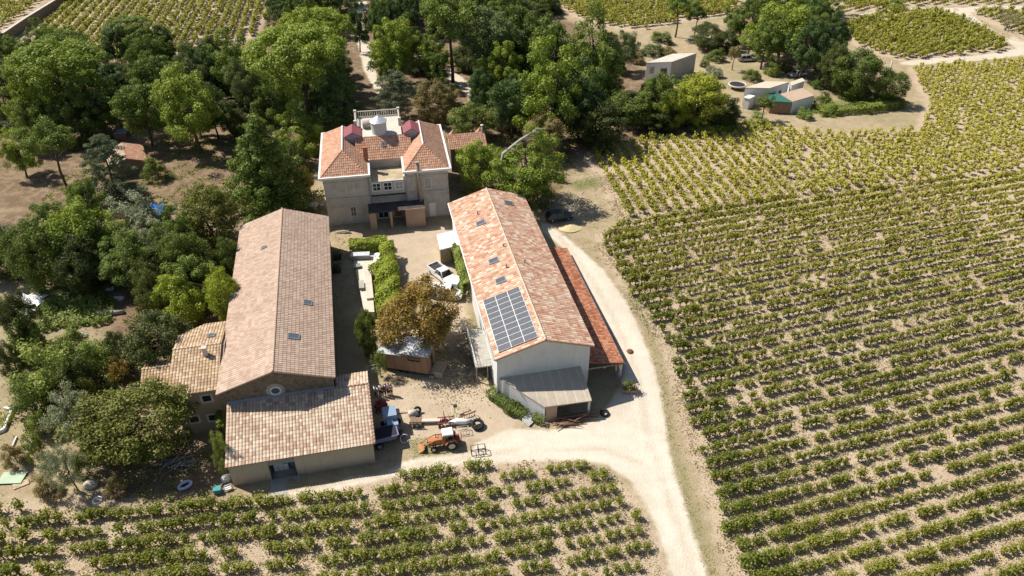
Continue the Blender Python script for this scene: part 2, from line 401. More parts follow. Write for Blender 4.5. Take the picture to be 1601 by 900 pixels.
def frame_window(parent, c, axis, w, h, frame=None, glass=None, fw=.1, bars=0, name='window', proud=.05):
    """window in a wall: c = centre on the wall face; axis 'y' = wall faces -t, '-y' = +t, 'x' = wall faces +s, '-x' = wall faces -s"""
    frame = frame or M['white_paint']; glass = glass or M['dark_glass']
    x, y, z = c; sgn = {'y': -1, '-y': 1, 'x': 1, '-x': -1}[axis]
    def bx(mb, a0, a1, z0, z1, d0, d1):
        lo, hi = sorted((d0 * sgn, d1 * sgn))
        if axis in ('y', '-y'): mb.box(x + a0, x + a1, y + lo, y + hi, z + z0, z + z1)
        else: mb.box(x + lo, x + hi, y + a0, y + a1, z + z0, z + z1)
    f = MB(); W, Hh = w / 2, h / 2
    bx(f, -W, -W + fw, -Hh, Hh, -.05, proud); bx(f, W - fw, W, -Hh, Hh, -.05, proud)
    bx(f, -W + fw, W - fw, Hh - fw, Hh, -.05, proud); bx(f, -W + fw, W - fw, -Hh, -Hh + fw, -.05, proud + .03)
    for i in range(bars):
        a = -W + (i + 1) * w / (bars + 1); bx(f, a - .03, a + .03, -Hh + fw, Hh - fw, .012, proud - .01)
    if bars: bx(f, -W + fw, W - fw, -.03, .03, .013, proud - .012)
    fo = f.build(name, frame, parent)
    p = MB(); bx(p, -W + fw, W - fw, -Hh + fw, Hh - fw, -.04, .01); p.build('pane', glass, fo)
    return fo
def roof_window(parent, c, slope, w=.9, l=1.2):
    """roof light lying on a slope: c = centre on the slope, slope = (dz per ds, dz per dt)"""
    a, b = slope
    o = empty('roof_window', c); o.parent = parent
    n = Vector((-a, -b, 1)).normalized(); ex = Vector((1, 0, a)).normalized(); ey = n.cross(ex)
    o.matrix_local = Matrix.Translation(c) @ Matrix((ex, ey, n)).transposed().to_4x4()
    f = MB(); t = .09
    f.box(-w / 2, w / 2, -l / 2, -l / 2 + t, -.05, .13); f.box(-w / 2, w / 2, l / 2 - t, l / 2, -.05, .13)
    f.box(-w / 2, -w / 2 + t, -l / 2 + t, l / 2 - t, -.05, .129); f.box(w / 2 - t, w / 2, -l / 2 + t, l / 2 - t, -.05, .129)
    f.build('frame', M['grey_metal'], o)
    g = MB(); g.box(-w / 2 + t, w / 2 - t, -l / 2 + t, l / 2 - t, -.04, .1); g.build('pane', M['sky_glass'], o)
    return o

# ------------------------------------------------------------------ ground: one continuous surface, split into ground, dirt tracks and yard
def GP(*px): return np.array([ag(*q) for q in px])
def sdist(X, Y, P):
    """signed distance to a polygon, negative inside"""
    d = np.full(X.shape, 1e9); ins = np.zeros(X.shape, bool); n = len(P)
    for i in range(n):
        a, b = P[i], P[(i + 1) % n]; e = b - a; w0 = X - a[0]; w1 = Y - a[1]
        t = np.clip((w0 * e[0] + w1 * e[1]) / max(e @ e, 1e-9), 0, 1)
        d = np.minimum(d, np.hypot(w0 - e[0] * t, w1 - e[1] * t))
        c = ((a[1] > Y) != (b[1] > Y)) & (X < (b[0] - a[0]) * (Y - a[1]) / ((b[1] - a[1]) if abs(b[1] - a[1]) > 1e-9 else 1e-9) + a[0])
        ins ^= c
    return np.where(ins, -d, d)
TRACK = GP((1330, 1420), (1130, 960), (1106, 900), (1085, 840), (1068, 780), (1055, 740), (1045, 700), (1040, 660), (1034, 620), (1026, 585), (1012, 545), (994, 500), (972, 460), (945, 425), (915, 395), (885, 370), (862, 352), (848, 348),
           (846, 362), (868, 378), (888, 396), (915, 445), (945, 500), (978, 560), (972, 600), (940, 648), (905, 668), (860, 672), (800, 668), (745, 690), (740, 706), (700, 712), (660, 715), (632, 722),
           (600, 740), (560, 745), (500, 760), (430, 772), (380, 786), (470, 778), (560, 758), (620, 742), (700, 728), (800, 723), (900, 718), (950, 726), (985, 752), (1010, 790), (1032, 840), (1050, 900), (1062, 960), (1200, 1420))
FAR_TRACK = GP((1408, 96), (1470, 90), (1540, 86), (1588, 76), (1572, 58), (1530, 36), (1496, 22), (1500, 12), (1540, 9), (1640, 8), (1640, 14), (1540, 15), (1518, 19), (1530, 30), (1580, 54), (1615, 72), (1612, 84), (1560, 92), (1470, 99), (1412, 102))
FAR_TRACK2 = GP((1490, 20), (1430, 15), (1380, 20), (1340, 26), (1342, 22), (1380, 15), (1430, 11), (1495, 12))
AVENUE = GP((548, -30), (556, 10), (548, 40), (560, 75), (568, 110), (590, 150), (604, 148), (586, 105), (580, 70), (566, 40), (576, 10), (566, -30))
AVENUE2 = GP((640, 85), (690, 112), (718, 138), (738, 162), (760, 172), (752, 150), (726, 122), (700, 104), (650, 80))
YARD = GP((600, 372), (640, 362), (700, 352), (712, 395), (725, 440), (732, 500), (752, 560), (768, 600), (782, 625), (820, 662), (760, 690), (700, 690), (648, 690), (606, 640), (600, 600), (640, 600), (700, 560), (692, 480), (640, 440), (622, 410))
PATCH = [GP((555, 390), (584, 388), (586, 402), (560, 420), (575, 470), (568, 490), (545, 440)), ]
FRONTPATH = GP((-60, 770), (60, 765), (150, 770), (260, 785), (360, 780), (400, 785), (330, 795), (180, 792), (60, 792), (-60, 792))
V_RIGHT = GP((936, 372), (972, 352), (1000, 346), (1200, 318), (1420, 290), (1601, 270), (1760, 250), (2200, 700), (2200, 1200), (1290, 1200), (1190, 1000), (1158, 905), (1140, 860), (1118, 790), (1092, 705), (1068, 620), (1042, 540), (1000, 480), (966, 425))
V_UPPER = GP((926, 236), (1000, 222), (1120, 208), (1165, 196), (1210, 198), (1290, 212), (1440, 206), (1452, 160), (1424, 108), (1470, 104), (1560, 98), (1640, 90), (1800, 90), (1760, 246), (1601, 266), (1420, 286), (1200, 314), (1000, 342), (978, 346), (955, 310), (930, 262))
V_FRONT = GP((-120, 800), (150, 796), (330, 792), (420, 790), (480, 780), (570, 764), (640, 742), (720, 733), (820, 728), (905, 726), (945, 738), (975, 775), (1000, 810), (1018, 850), (1030, 900), (1050, 1000), (1090, 1200), (-120, 1200))
V_TL = GP((60, 60), (105, 0), (130, -25), (440, -25), (425, 20), (400, 55), (330, 78), (200, 95), (120, 90))
V_TL2 = GP((-60, 70), (-60, -20), (75, -20), (60, 5), (0, 50), (-30, 70))
V_TC = GP((870, 6), (880, -18), (1150, -18), (1150, 22), (1080, 30), (1010, 45), (975, 45), (900, 25))
V_TC2 = GP((600, 62), (625, 60), (715, 85), (712, 108), (690, 105), (655, 84), (630, 78))
V_TR = GP((1310, 40), (1345, 32), (1380, 24), (1430, 18), (1480, 22), (1530, 45), (1574, 70), (1578, 80), (1540, 83), (1470, 88), (1412, 94), (1390, 88), (1340, 70))
V_TR2 = GP((1310, 20), (1330, -15), (1640, -15), (1640, 6), (1500, 8), (1430, 8), (1370, 14))
V_TR3 = GP((1518, 18), (1545, 18), (1640, 17), (1640, 64), (1610, 62), (1560, 40))
FOREST = [GP((-200, 330), (-200, 120), (0, 75), (60, 62), (200, 100), (330, 80), (400, 60), (430, 0), (600, -40), (860, -40), (880, 30), (990, 60), (1010, 130), (1150, 190), (1170, 200), (1000, 222), (905, 232), (880, 300), (850, 330), (700, 300), (690, 200), (560, 175), (500, 260), (470, 330), (370, 360), (200, 300), (120, 330)),
          GP((-200, 440), (0, 330), (180, 310), (370, 370), (350, 500), (290, 520), (200, 580), (150, 500), (80, 440)),
          GP((1120, 60), (1200, -20), (1310, 20), (1320, 80), (1420, 150), (1300, 150), (1240, 110), (1200, 60)),
          GP((120, 700), (250, 690), (350, 690), (370, 760), (330, 785), (200, 785))]
GREEN = [GP((50, 460), (150, 455), (175, 480), (150, 505), (60, 515), (40, 490)), GP((20, 560), (160, 530), (190, 560), (120, 620), (20, 630)), GP((640, 620), (700, 612), (745, 640), (700, 652), (650, 645)), GP((640, 690), (660, 680), (700, 710), (650, 715)),
         GP((975, 430), (1000, 470), (1024, 530), (1040, 580), (1048, 640), (1056, 690), (1080, 760), (1100, 830), (1120, 900), (1108, 900), (1080, 810), (1058, 740), (1046, 690), (1040, 640), (1030, 570), (1010, 520), (985, 470)),
         GP((880, 285), (935, 275), (945, 292), (900, 300)), GP((455, 320), (500, 315), (505, 335), (460, 338)), GP((860, 724), (930, 722), (970, 745), (950, 752)), GP((1240, 160), (1380, 150), (1410, 165), (1300, 180), (1240, 178))]
BROWN = [GP((905, 210), (930, 205), (950, 225), (915, 235))]

lx = np.concatenate([np.linspace(-900, -170, 14), np.arange(-160, -78, 3.), np.arange(-78, 80, .5), np.arange(81, 190, 3.), np.linspace(200, 900, 14)])
ly = np.concatenate([np.linspace(-60, 32, 14), np.arange(36, 132, .5), np.arange(133, 260, 1.5), np.linspace(270, 1600, 20)])
GX, GY = np.meshgrid(lx, ly); nx, ny = len(lx), len(ly)
GZ = tz(GY) + .06 * np.sin(GX * .31 + 1.3) * np.cos(GY * .27) + .04 * np.sin(GX * .9 + GY * .7)
def soft(P, w=.8, grow=0.):
    s = sdist(GX, GY, P) - grow; return np.clip(.5 - s / (2 * w), 0, 1)
zone = {}
trk = np.maximum(soft(TRACK, .9), np.maximum(soft(FAR_TRACK, 1.), soft(FAR_TRACK2, 1.2)))
ave = np.maximum(soft(AVENUE, .8), soft(AVENUE2, .8))
zone['dust'] = np.maximum.reduce([trk, ave * .85] + [soft(P, .3) * 0 for P in PATCH])
zone['yard'] = np.maximum(soft(YARD, 1.4), soft(FRONTPATH, 2.) * .6)
zone['vine'] = np.maximum.reduce([soft(P, 1.5, 1.) for P in (V_RIGHT, V_UPPER, V_FRONT, V_TL, V_TL2, V_TC, V_TR, V_TR2, V_TR3)])
zone['forest'] = np.maximum.reduce([soft(P, 3.) for P in FOREST + BROWN])
zone['green'] = np.maximum.reduce([soft(P, 1.5) * .8 for P in GREEN])
def ldist(P):
    d = np.full(GX.shape, 1e9)
    for a, b in zip(P[:-1], P[1:]):
        e = b - a; t = np.clip(((GX - a[0]) * e[0] + (GY - a[1]) * e[1]) / (e @ e), 0, 1); d = np.minimum(d, np.hypot(GX - a[0] - e[0] * t, GY - a[1] - e[1] * t))
    return d
L1, L2, L3 = ldist(GP((1096, 930), (1076, 870), (1058, 820), (1042, 770), (1028, 730), (1014, 690), (1006, 640), (998, 590), (980, 540), (958, 495), (930, 445), (903, 405), (874, 370))), ldist(GP((1036, 750), (1000, 722), (940, 702), (860, 698), (780, 706), (700, 720), (620, 734), (540, 754), (450, 774))), ldist(GP((1022, 700), (980, 680), (900, 684), (820, 692)))
band = lambda d, c, w: np.exp(-((d - c) / w) ** 2)
zone['rut'] = np.maximum.reduce([band(q, .85, .32) for q in (L1, L2, L3)])
zone['verge'] = np.clip(np.maximum.reduce([band(q, 0, .4) * .8 for q in (L1, L2)]) + np.clip((np.minimum(np.minimum(L1, L2), L3) - 1.5) / 1.4, 0, 1) * .55 - zone['rut'], 0, 1)
iy, ix = np.meshgrid(np.arange(ny - 1), np.arange(nx - 1), indexing='ij')
quad = np.stack([iy * nx + ix, iy * nx + ix + 1, (iy + 1) * nx + ix + 1, (iy + 1) * nx + ix], -1).reshape(-1, 4)
def cellavg(a): return (a[:-1, :-1] + a[1:, :-1] + a[:-1, 1:] + a[1:, 1:]).ravel() / 4
ct, ca, cy, cfp = cellavg(trk), cellavg(ave), cellavg(soft(YARD, .5)), cellavg(soft(FRONTPATH, .5))
owner = np.zeros(len(quad), int); owner[cy > .5] = 2; owner[cfp > .5] = 4; owner[ca > .5] = 3; owner[ct > .5] = 1
V3 = np.stack([GX, GY, GZ], -1).reshape(-1, 3)
for k, (nm, lab, cat) in enumerate([('ground', 'dry straw coloured earth and weeds of the whole estate', 'ground'), ('dirt_road', 'pale dusty dirt track between the vineyard plots and barns', 'track'),
                                    ('yard', 'beige gravel yard between the two long tiled barns', 'yard'), ('avenue', 'shaded gravel avenue running through the pines', 'avenue'),
                                    ('path', 'dry earth path along the top of the front vineyard', 'path')]):
    q = quad[owner == k]
    if not len(q): continue
    used, inv = np.unique(q, return_inverse=True)
    me = np_mesh(nm, V3[used], inv.reshape(-1, 4), M['ground'])
    for zn, a in zone.items():
        at_ = me.attributes.new(zn, 'FLOAT', 'POINT'); at_.data.foreach_set('value', a.ravel()[used].astype(np.float32))
    tag(link(nm, me), lab, cat, kind='structure')

# ------------------------------------------------------------------ vines
def vine_proto(nl, size, seed, woody=True):
    rg = np.random.default_rng(seed)
    nc = 9; ang = rg.uniform(0, 6.28, nc); tilt = rg.uniform(.1, .75, nc); ln = rg.uniform(.65, 1.15, nc)
    k = rg.integers(0, nc, nl); t = rg.uniform(.12, 1, nl) ** .75
    d = np.stack([np.cos(ang[k]) * np.sin(tilt[k]), np.sin(ang[k]) * np.sin(tilt[k]), np.cos(tilt[k])], 1)
    c = np.array([0, 0, .28]) + d * (ln[k] * t)[:, None] + rg.normal(size=(nl, 3)) * np.array([.17, .17, .11])
    c[:, 2] -= .22 * (np.hypot(c[:, 0], c[:, 1])) ** 2
    nrm = unit(unit(c - np.array([0, 0, .35])) * .55 + np.array([0, 0, .45]) + rg.normal(size=(nl, 3)) * .45)
    V, Q = leaves(c, nrm, rg.uniform(.7, 1.2, nl) * size, rg, .85)
    mi = np.zeros(len(Q), int); tint = np.clip(.15 + .3 * (c[:, 2] - .5) + rg.normal(size=nl) * .14, 0, 1)
    if woody:
        mb = MB(); mb.tube([(0, 0, -.1), (.03, .02, .2), (0, 0, .42)], [.075, .06, .07], 4)
        for i in range(4):
            a = ang[i]; mb.tube([(0, 0, .38), (.22 * math.cos(a), .22 * math.sin(a), .62)], [.04, .02], 3, cap=False)
        wv = np.array(mb.v); wf = [f if len(f) == 4 else (f[0], f[1], f[2], f[2]) for f in mb.f if len(f) == 4]
        Q = np.vstack([Q, np.array(wf) + len(V)]); V = np.vstack([V, wv]); mi = np.concatenate([mi, np.ones(len(wf), int)]); tint = np.concatenate([tint, np.zeros(len(wf))])
    return V, Q, mi, tint
def inpoly(x, y, P): return sdist(x, y, P) < 0
def lattice(P, ang, gap, step, jit=.12, skip=.08):
    """plants of a plot set out along parallel rows; returns x, y, row number"""
    c, s = math.cos(ang), math.sin(ang); u = P @ np.array([c, s]); v = P @ np.array([-s, c])
    rows = np.arange(math.floor(v.min() / gap), math.ceil(v.max() / gap) + 1); st = np.arange(u.min(), u.max(), step)
    A, B = np.meshgrid(st, rows); A = A + (B % 2) * step * .5 + rng.normal(size=A.shape) * jit * step; Bv = B * gap + rng.normal(size=A.shape) * .05
    x, y = (A * c - Bv * s).ravel(), (A * s + Bv * c).ravel(); B = B.ravel()
    ok = inpoly(x, y, P) & (rng.uniform(size=x.shape) > skip)
    f = proj(x, y, tz(y)); ok &= (f[0] > -160) & (f[0] < 1760) & (f[1] < 1120) & (f[2] > 1)
    return np.stack([x[ok], y[ok], B[ok]], 1)
def patchy(x, y, s=.13, o=0.):                          # slow drift over a plot, about -1 .. 1
    return .5 * np.sin(x * s + 1.7 + o) * np.cos(y * s * 1.3 - .6 + o) + .3 * np.sin(x * s * 2.7 - y * s * 1.9 + o * 2) + .25 * np.cos(x * s * .6 + y * s * 3.1 + o)
plots = []
def plot(P, ang, gap, step, hue, size, gappy=.0, jit=.12, skip=.06, o=0.):
    L = lattice(P, ang, gap, step, jit, skip)
    w = patchy(L[:, 0], L[:, 1], .35, o) - rng.uniform(0, .5, len(L))
    L = L[w < 1.0 - gappy]
    h = hue + .12 * patchy(L[:, 0], L[:, 1], .09, o) + rng.normal(size=len(L)) * .07
    sz = size * (1 + .14 * patchy(L[:, 0], L[:, 1], .5, o + 1)) * rng.uniform(.8, 1.15, len(L))
    plots.append(np.column_stack([L, h, sz, np.full(len(L), ang), np.full(len(L), len(plots))]))
    return plots[-1]
r_ = plot(V_RIGHT, R(16.5), 1.88, .86, .48, .85, .26, .10, .06)
r_[:, 3] += .55 * np.clip((r_[:, 1] - 66) / 34, 0, 1)
edge = np.clip(1 - sdist(r_[:, 0], r_[:, 1], V_RIGHT) / -9, 0, 1); r_[:, 3] -= edge * .30 * (r_[:, 0] < 60); r_[:, 4] *= 1 + .22 * edge
plots[-1] = r_
u_ = plot(V_UPPER, R(100), 1.95, 1.4, 1.3, 1.06, .05, .07, .03, 2.)
u_[:, 3] -= .45 * np.clip(1 - sdist(u_[:, 0], u_[:, 1], V_UPPER) / -5, 0, 1) * (u_[:, 0] < 34); u_[:, 3] -= .35 * np.clip((116 - u_[:, 1]) / 26, 0, 1); plots[-1] = u_
f_ = plot(V_FRONT, R(6.), 1.80, .95, .38, .88, .5, .10, .08, 4.)
f_[:, 4] *= np.clip(1.22 - (f_[:, 0] + 45) * .006, .86, 1.22); f_[:, 1] += .002 * (f_[:, 0] + 20) ** 2 * (f_[:, 0] > -20) ; plots[-1] = f_[inpoly(f_[:, 0], f_[:, 1], V_FRONT)]
plot(V_TL, R(101), 2.6, 1.1, .70, 1.25, .2, o=1.); plot(V_TL2, R(60), 2.4, 1.2, .8, 1.2, .1); plot(V_TC, R(20), 2.1, 1.3, .75, 1.3, .05, o=3.)
plot(V_TC2, R(20), 2.2, 1.4, .52, 1.1); plot(V_TR, R(35), 1.9, 1.35, .72, 1.3, 0, o=5.); plot(V_TR2, R(35), 2.1, 1.4, .8, 1.3, .1); plot(V_TR3, R(35), 2.1, 1.4, .65, 1.2, .1)
VN = np.vstack(plots)
dist = np.sqrt(VN[:, 0] ** 2 + VN[:, 1] ** 2 + CAMZ ** 2)
f = proj(VN[:, 0], VN[:, 1], tz(VN[:, 1]) + .6); inside = (f[0] > 0) & (f[0] < 1601) & (f[1] > 0) & (f[1] < 900)
order = np.argsort(np.where(inside, dist, 1e9)); solo = order[:300]; rest = np.setdiff1d(np.arange(len(VN)), solo)
def vtint(t, h): return np.clip(t * .55 + h, 0, 1.3)
near_p = [vine_proto(210, .20, 100 + i) for i in range(8)]
mid_p = [vine_proto(130, .24, 200 + i) for i in range(6)]
far_p = [vine_proto(70, .33, 300 + i, False) for i in range(6)]
VS, QS, MI, TI = [], [], [], []; base = 0
for i in rest:
    x, y, row, h, sz, ang, pl = VN[i]
    lib = near_p if dist[i] < 84 else (mid_p if dist[i] < 115 else far_p)
    V, Q, mi, ti = lib[rng.integers(len(lib))]
    a = rng.uniform(0, 6.28); c, s = math.cos(a), math.sin(a); q = V @ np.array([[c, s, 0], [-s, c, 0], [0, 0, 1]])
    st = 1.12 if pl in (0, 2) else 1.1; c, s = math.cos(ang), math.sin(ang)
    ul = (q[:, 0] * c + q[:, 1] * s) * st; vl = (-q[:, 0] * s + q[:, 1] * c) * (.86 if pl in (0, 2) else 1)
    q = np.stack([ul * c - vl * s, ul * s + vl * c, q[:, 2]], 1) * (sz * np.array([1, 1, rng.uniform(1.0, 1.3)])) + np.array([x, y, float(tz(y))])
    VS.append(q); QS.append(Q + base); MI.append(mi); TI.append(np.clip(ti * .7 + h - .1, 0, 1.33)); base += len(V)
me = np_mesh('vineyard_vines', np.vstack(VS), np.vstack(QS), [LEAF['vine'], M['bark']], np.concatenate(TI), np.concatenate(MI))
tag(link('vineyard_vines', me), 'rows of yellowing and green vines filling the plots beyond the nearest ones', 'vineyard', kind='stuff')
vine_me = []
for hue in (.06, .22, .40, .6):
    vine_me.append([np_mesh('grape_vine', p[0], p[1], [LEAF['vine'], M['bark']], np.clip(p[3] * .6 + hue - .1, 0, 1.2), p[2]) for p in near_p[:6]])
rowname = ['first', 'second', 'third', 'fourth', 'fifth', 'sixth', 'seventh', 'eighth', 'ninth', 'tenth', 'eleventh', 'twelfth', 'thirteenth', 'fourteenth', 'fifteenth', 'sixteenth', 'seventeenth', 'eighteenth', 'nineteenth', 'twentieth']
for pl in (0, 2):
    idx = [i for i in solo if int(VN[i, 6]) == pl]; rws = sorted({int(VN[i, 2]) for i in idx})
    for i in idx:
        x, y, row, h, sz, ang, _ = VN[i]
        k = int(np.argmin(np.abs(np.array([.06, .22, .40, .6]) - h)))
        o = link('grape_vine', vine_me[k][rng.integers(6)], None, (x, y, float(tz(y))), rng.uniform(0, 6.28)); o.scale = (sz * 1.05, sz * 1.05, sz * rng.uniform(1.0, 1.25))
        n = rws.index(int(row)); nm = rowname[min(n, 19)]
        if pl == 2: tag(o, 'leafy vine bush in the %s row from the bottom of the front plot' % nm, 'grapevine', 'vines of the front plot')
        else: tag(o, 'vine bush in the %s row from the bottom of the right-hand vineyard' % nm, 'grapevine', 'nearest vines of the right-hand vineyard')

# ------------------------------------------------------------------ dry grass and weeds on the verges
def tufts(name, n, cond, mat, label, cat, size=.22, seed=1, tall=1.):
    rg = np.random.default_rng(seed); x = rg.uniform(-75, 70, n * 8); y = rg.uniform(37, 128, n * 8)
    ok = cond(x, y); x, y = x[ok][:n], y[ok][:n]; k = 4
    x = np.repeat(x, k) + rg.normal(size=len(x) * k) * .16; y = np.repeat(y, k) + rg.normal(size=len(y) * k) * .16; m = len(x)
    c = np.stack([x, y, tz(y) + .06 * tall], 1); nr = unit(rg.normal(size=(m, 3)) * np.array([1, 1, .5]) + np.array([0, 0, .5]))
    V, Q = leaves(c, nr, rg.uniform(.6, 1.4, m) * size, rg, .4)
    tag(link(name, np_mesh(name, V, Q, mat, rg.uniform(0, 1, m))), label, cat, kind='stuff')
bi = lambda a: (lambda x, y: a[np.clip(np.searchsorted(ly, y), 0, ny - 1), np.clip(np.searchsorted(lx, x), 0, nx - 1)])
zd, zv, zf, zy, zg = (bi(zone[k]) for k in ('dust', 'vine', 'forest', 'yard', 'green'))
tufts('dry_grass', 11000, lambda x, y: (zd(x, y) < .3) & (zy(x, y) < .4) & (zf(x, y) < .5) & (patchy(x, y, .6) > -.25), LEAF['straw'], 'short dry grass and weeds on the verges and between the vines', 'dry grass', .20, 3)
tufts('field_grass', 34000, lambda x, y: (zv(x, y) > .6) & (patchy(x, y, .45, 3.) > -.35) & (y < 112), LEAF['straw'], 'pale dry grass and stubble between the vine rows', 'dry grass', .23, 9, 1.)
tufts('forest_litter', 6000, lambda x, y: (zf(x, y) > .5) & (patchy(x, y, .5) > -.1), LEAF['weed'], 'sparse weeds and seedlings on the floor of the wood', 'undergrowth', .34, 6, 1.3)
tufts('green_weeds', 9000, lambda x, y: (zg(x, y) > .35) & (zd(x, y) < .4), LEAF['weed'], 'low green weeds along the track and in the garden plots', 'weeds', .15, 4, 1.)

rg_ = np.random.default_rng(77); n_ = 2600; o_ = np.array(ag(728, 572)); c_ = np.stack([o_[0] + rg_.normal(size=n_) * 2.6, o_[1] + rg_.normal(size=n_) * 2.6, np.zeros(n_)], 1); c_[:, 2] = tz(c_[:, 1]) + .09
V, Q = leaves(c_, unit(rg_.normal(size=(n_, 3)) * .35 + np.array([0, 0, 1])), rg_.uniform(.1, .24, n_), rg_)
tag(link('fallen_leaves', np_mesh('fallen_leaves', V, Q, LEAF['brown'], rg_.uniform(0, 1, n_))), 'fallen brown leaves strewn between the golden tree and the white building', 'fallen leaves', kind='stuff')

# ------------------------------------------------------------------ buildings
WO, WA, LO, LA, BO, BA, VO, VA = (-1.87, 60.47), .212, (-30.34, 54.86), .218, (-28.04, 48.65), .2187, (-27.38, 95.52), .178
def loc(o, a, P):
    dx, dy = P[0] - o[0], P[1] - o[1]
    return (dx * math.cos(a) + dy * math.sin(a), -dx * math.sin(a) + dy * math.cos(a))
def wld(o, a, s, t): return (o[0] + s * math.cos(a) - t * math.sin(a), o[1] + s * math.sin(a) + t * math.cos(a))
def gable_walls(W, L, he, hr, mat, parent, o=.35, f=.4, base=-.6, name='wall'):
    m = (hr - he) / (W / 2); z = he + m * o - .17; zr = hr - .17
    return MB().extr([(o, base), (W - o, base), (W - o, z), (W / 2, zr), (o, z)], 'y', f, L - f).build(name, mat, parent)

# --- white two-storey building with the solar array
wb = empty('white_building', (*WO, 0), WA, 'long white building under a mottled orange tiled roof with solar panels', 'building')
W, L, HE, HR = 11.31, 35.23, 6.5, 8.35; MW = (HR - HE) / (W / 2)
gable_walls(W, L, HE, HR, M['white_wall'], wb)
roof('roof', [(0, 0, HE), (0, L, HE), (W / 2, L, HR), (W / 2, 0, HR)], M['roof_white'], wb, .36, .5)
roof('roof', [(W, 0, HE), (W, L, HE), (W / 2, L, HR), (W / 2, 0, HR)], M['roof_white'], wb, .36, .5)
ridge(wb, [(W / 2, -.02, HR + .03), (W / 2, L, HR + .03)], plain('cream_ridge_tiles', (.66, .52, .40), .9, .2, 3))
mb = MB()
for k in (0, 1):
    x0, x1, z0, z1 = (0, W / 2, HE, HR) if k == 0 else (W, W / 2, HE, HR)
    mb.hexa([(x0, -.06, z0 - .2), (x0, .0, z0 - .2), (x1, .0, z1 - .2), (x1, -.06, z1 - .2)], [(x0, -.06, z0 + .03), (x0, 0, z0 + .03), (x1, 0, z1 + .03), (x1, -.06, z1 + .03)])
mb.build('verge_board', plain('verge_tiles', (.52, .30, .20), .9, .25, 5), wb)
mb = MB(); mb.tube([(-.08, 0, HE - .05), (-.08, L, HE - .05)], .09, 6); mb.tube([(.3, .3, HE - .1), (.28, .32, -.2)], .07, 6); mb.build('gutter', M['white_paint'], wb)
def on_slope(s, t, up=0.): return (s, t, HE + MW * (s if s < W / 2 else W - s) + up)
for s, t in ((3.3, 26.8), (3.27, 17.3), (3.28, 12.9)): roof_window(wb, on_slope(s, t, .05), (MW, 0), 1.35, 1.0)
roof_window(wb, on_slope(8.2, 31.5, .05), (-MW, 0), 1.35, 1.0)
for s, t in ((3.3, 29.3), (4.4, 15.0), (6.9, 15.6), (5.0, 19.5)):
    b = on_slope(s, t); MB().tube([(b[0], b[1], b[2] - .1), (b[0], b[1], b[2] + .45)], [.09, .09], 8).tube([(b[0], b[1], b[2] + .45), (b[0], b[1], b[2] + .56)], [.15, .12], 8).build('vent_pipe', M['grey_metal'], wb)
pm = MB().box(-.765, .765, -.472, .472, 0, .034, 1).box(-.735, .735, -.442, .442, .034, .04, 0).mesh('solar_panel', [M['solar'], M['white_paint']])
n = Vector((-MW, 0, 1)).normalized(); ex = Vector((1, 0, MW)).normalized(); RM = Matrix((ex, n.cross(ex), n)).transposed().to_4x4()
for i in range(3):
    for j in range(10):
        s = .62 + (i + .5) * 4.4 / 3; t = .75 + (j + .5) * .962
        o = link('solar_panel', pm, wb); o.matrix_local = Matrix.Translation(Vector(on_slope(s, t)) + n * .13) @ RM
mb = MB()
for i in range(4): 
    s = .62 + i * 4.4 / 3; a, b = Vector(on_slope(s, .75)) + n * .1, Vector(on_slope(s, 10.37)) + n * .1; mb.tube([a, b], .045, 4)
mb.build('panel_rail', M['white_paint'], wb)
for t, z in ((3.5, 1.6), (12, 4.6), (16.5, 4.6), (24, 4.6)): frame_window(wb, (.35, t, z + 0.2), '-x', 1.1, 1.2, bars=1)
frame_window(wb, (.35, 8.5, 4.4), '-x', 1.0, 2.1, name='door')

# --- beige sheet lean-to against the white gable
lt = empty('sheet_lean_to', (*WO, 0), WA, 'low lean-to with beige corrugated sheet roof against the white gable', 'lean-to')
A, B, C_, D = (.5, .395, 3.35), (10., .395, 3.35), (10.0, -4.2, 2.3), (4.7, -4.05, 2.3)
mb = MB(); N = 44
for k in range(N):
    a0, a1 = k / N, (k + 1) / N
    def pt(u, w, e):
        p = Vector(A).lerp(Vector(B), u).lerp(Vector(D).lerp(Vector(C_), u), w); p.z += e; return p
    for (u0, e0), (u1, e1) in (((a0, 0), ((a0 * 3 + a1) / 4, .045)), (((a0 * 3 + a1) / 4, .045), ((a0 + a1) / 2, .045)), (((a0 + a1) / 2, .045), ((a0 + a1 * 3) / 4, 0)), (((a0 + a1 * 3) / 4, 0), (a1, 0))):
        b = len(mb.v); mb.add([pt(u0, 0, e0), pt(u1, 0, e1), pt(u1, 1, e1), pt(u0, 1, e0)], [(0, 1, 2, 3)])
mb.hexa([(q[0], q[1], q[2] - .08) for q in (A, B, C_, D)], [(q[0], q[1], q[2] - .012) for q in (A, B, C_, D)])
mb.build('roof', M['corrugated'], lt)
def slab(mb, p, q, w, z0, za, zb=None, mi=0):          # upright wall from p to q, top running from za to zb
    zb = za if zb is None else zb; d = Vector((q[0] - p[0], q[1] - p[1], 0)).normalized(); e = Vector((-d.y, d.x, 0)) * w / 2
    P, Q = Vector((p[0], p[1], 0)), Vector((q[0], q[1], 0)); Z = Vector((0, 0, 1))
    c = [P - e, Q - e, Q + e, P + e]; tops = [za, zb, zb, za]
    return mb.hexa([v + Z * z0 for v in c], [v + Z * h for v, h in zip(c, tops)], mi)
slab(MB(), (.62, .36), (4.78, -3.9), .16, -.4, 3.2, 2.22).build('side_wall', M['white_wall'], lt)
slab(MB(), (4.88, -3.92), (6.1, -3.97), .2, -.4, 2.2).build('corner_wall', M['pink_wall'], lt)
MB().box(9.65, 9.9, -4.05, -3.8, -.4, 2.22).build('post', M['pale_trim'], lt)
MB().box(4.8, 9.95, -4.02, -3.9, 2.05, 2.2).build('beam', M['wood'], lt)

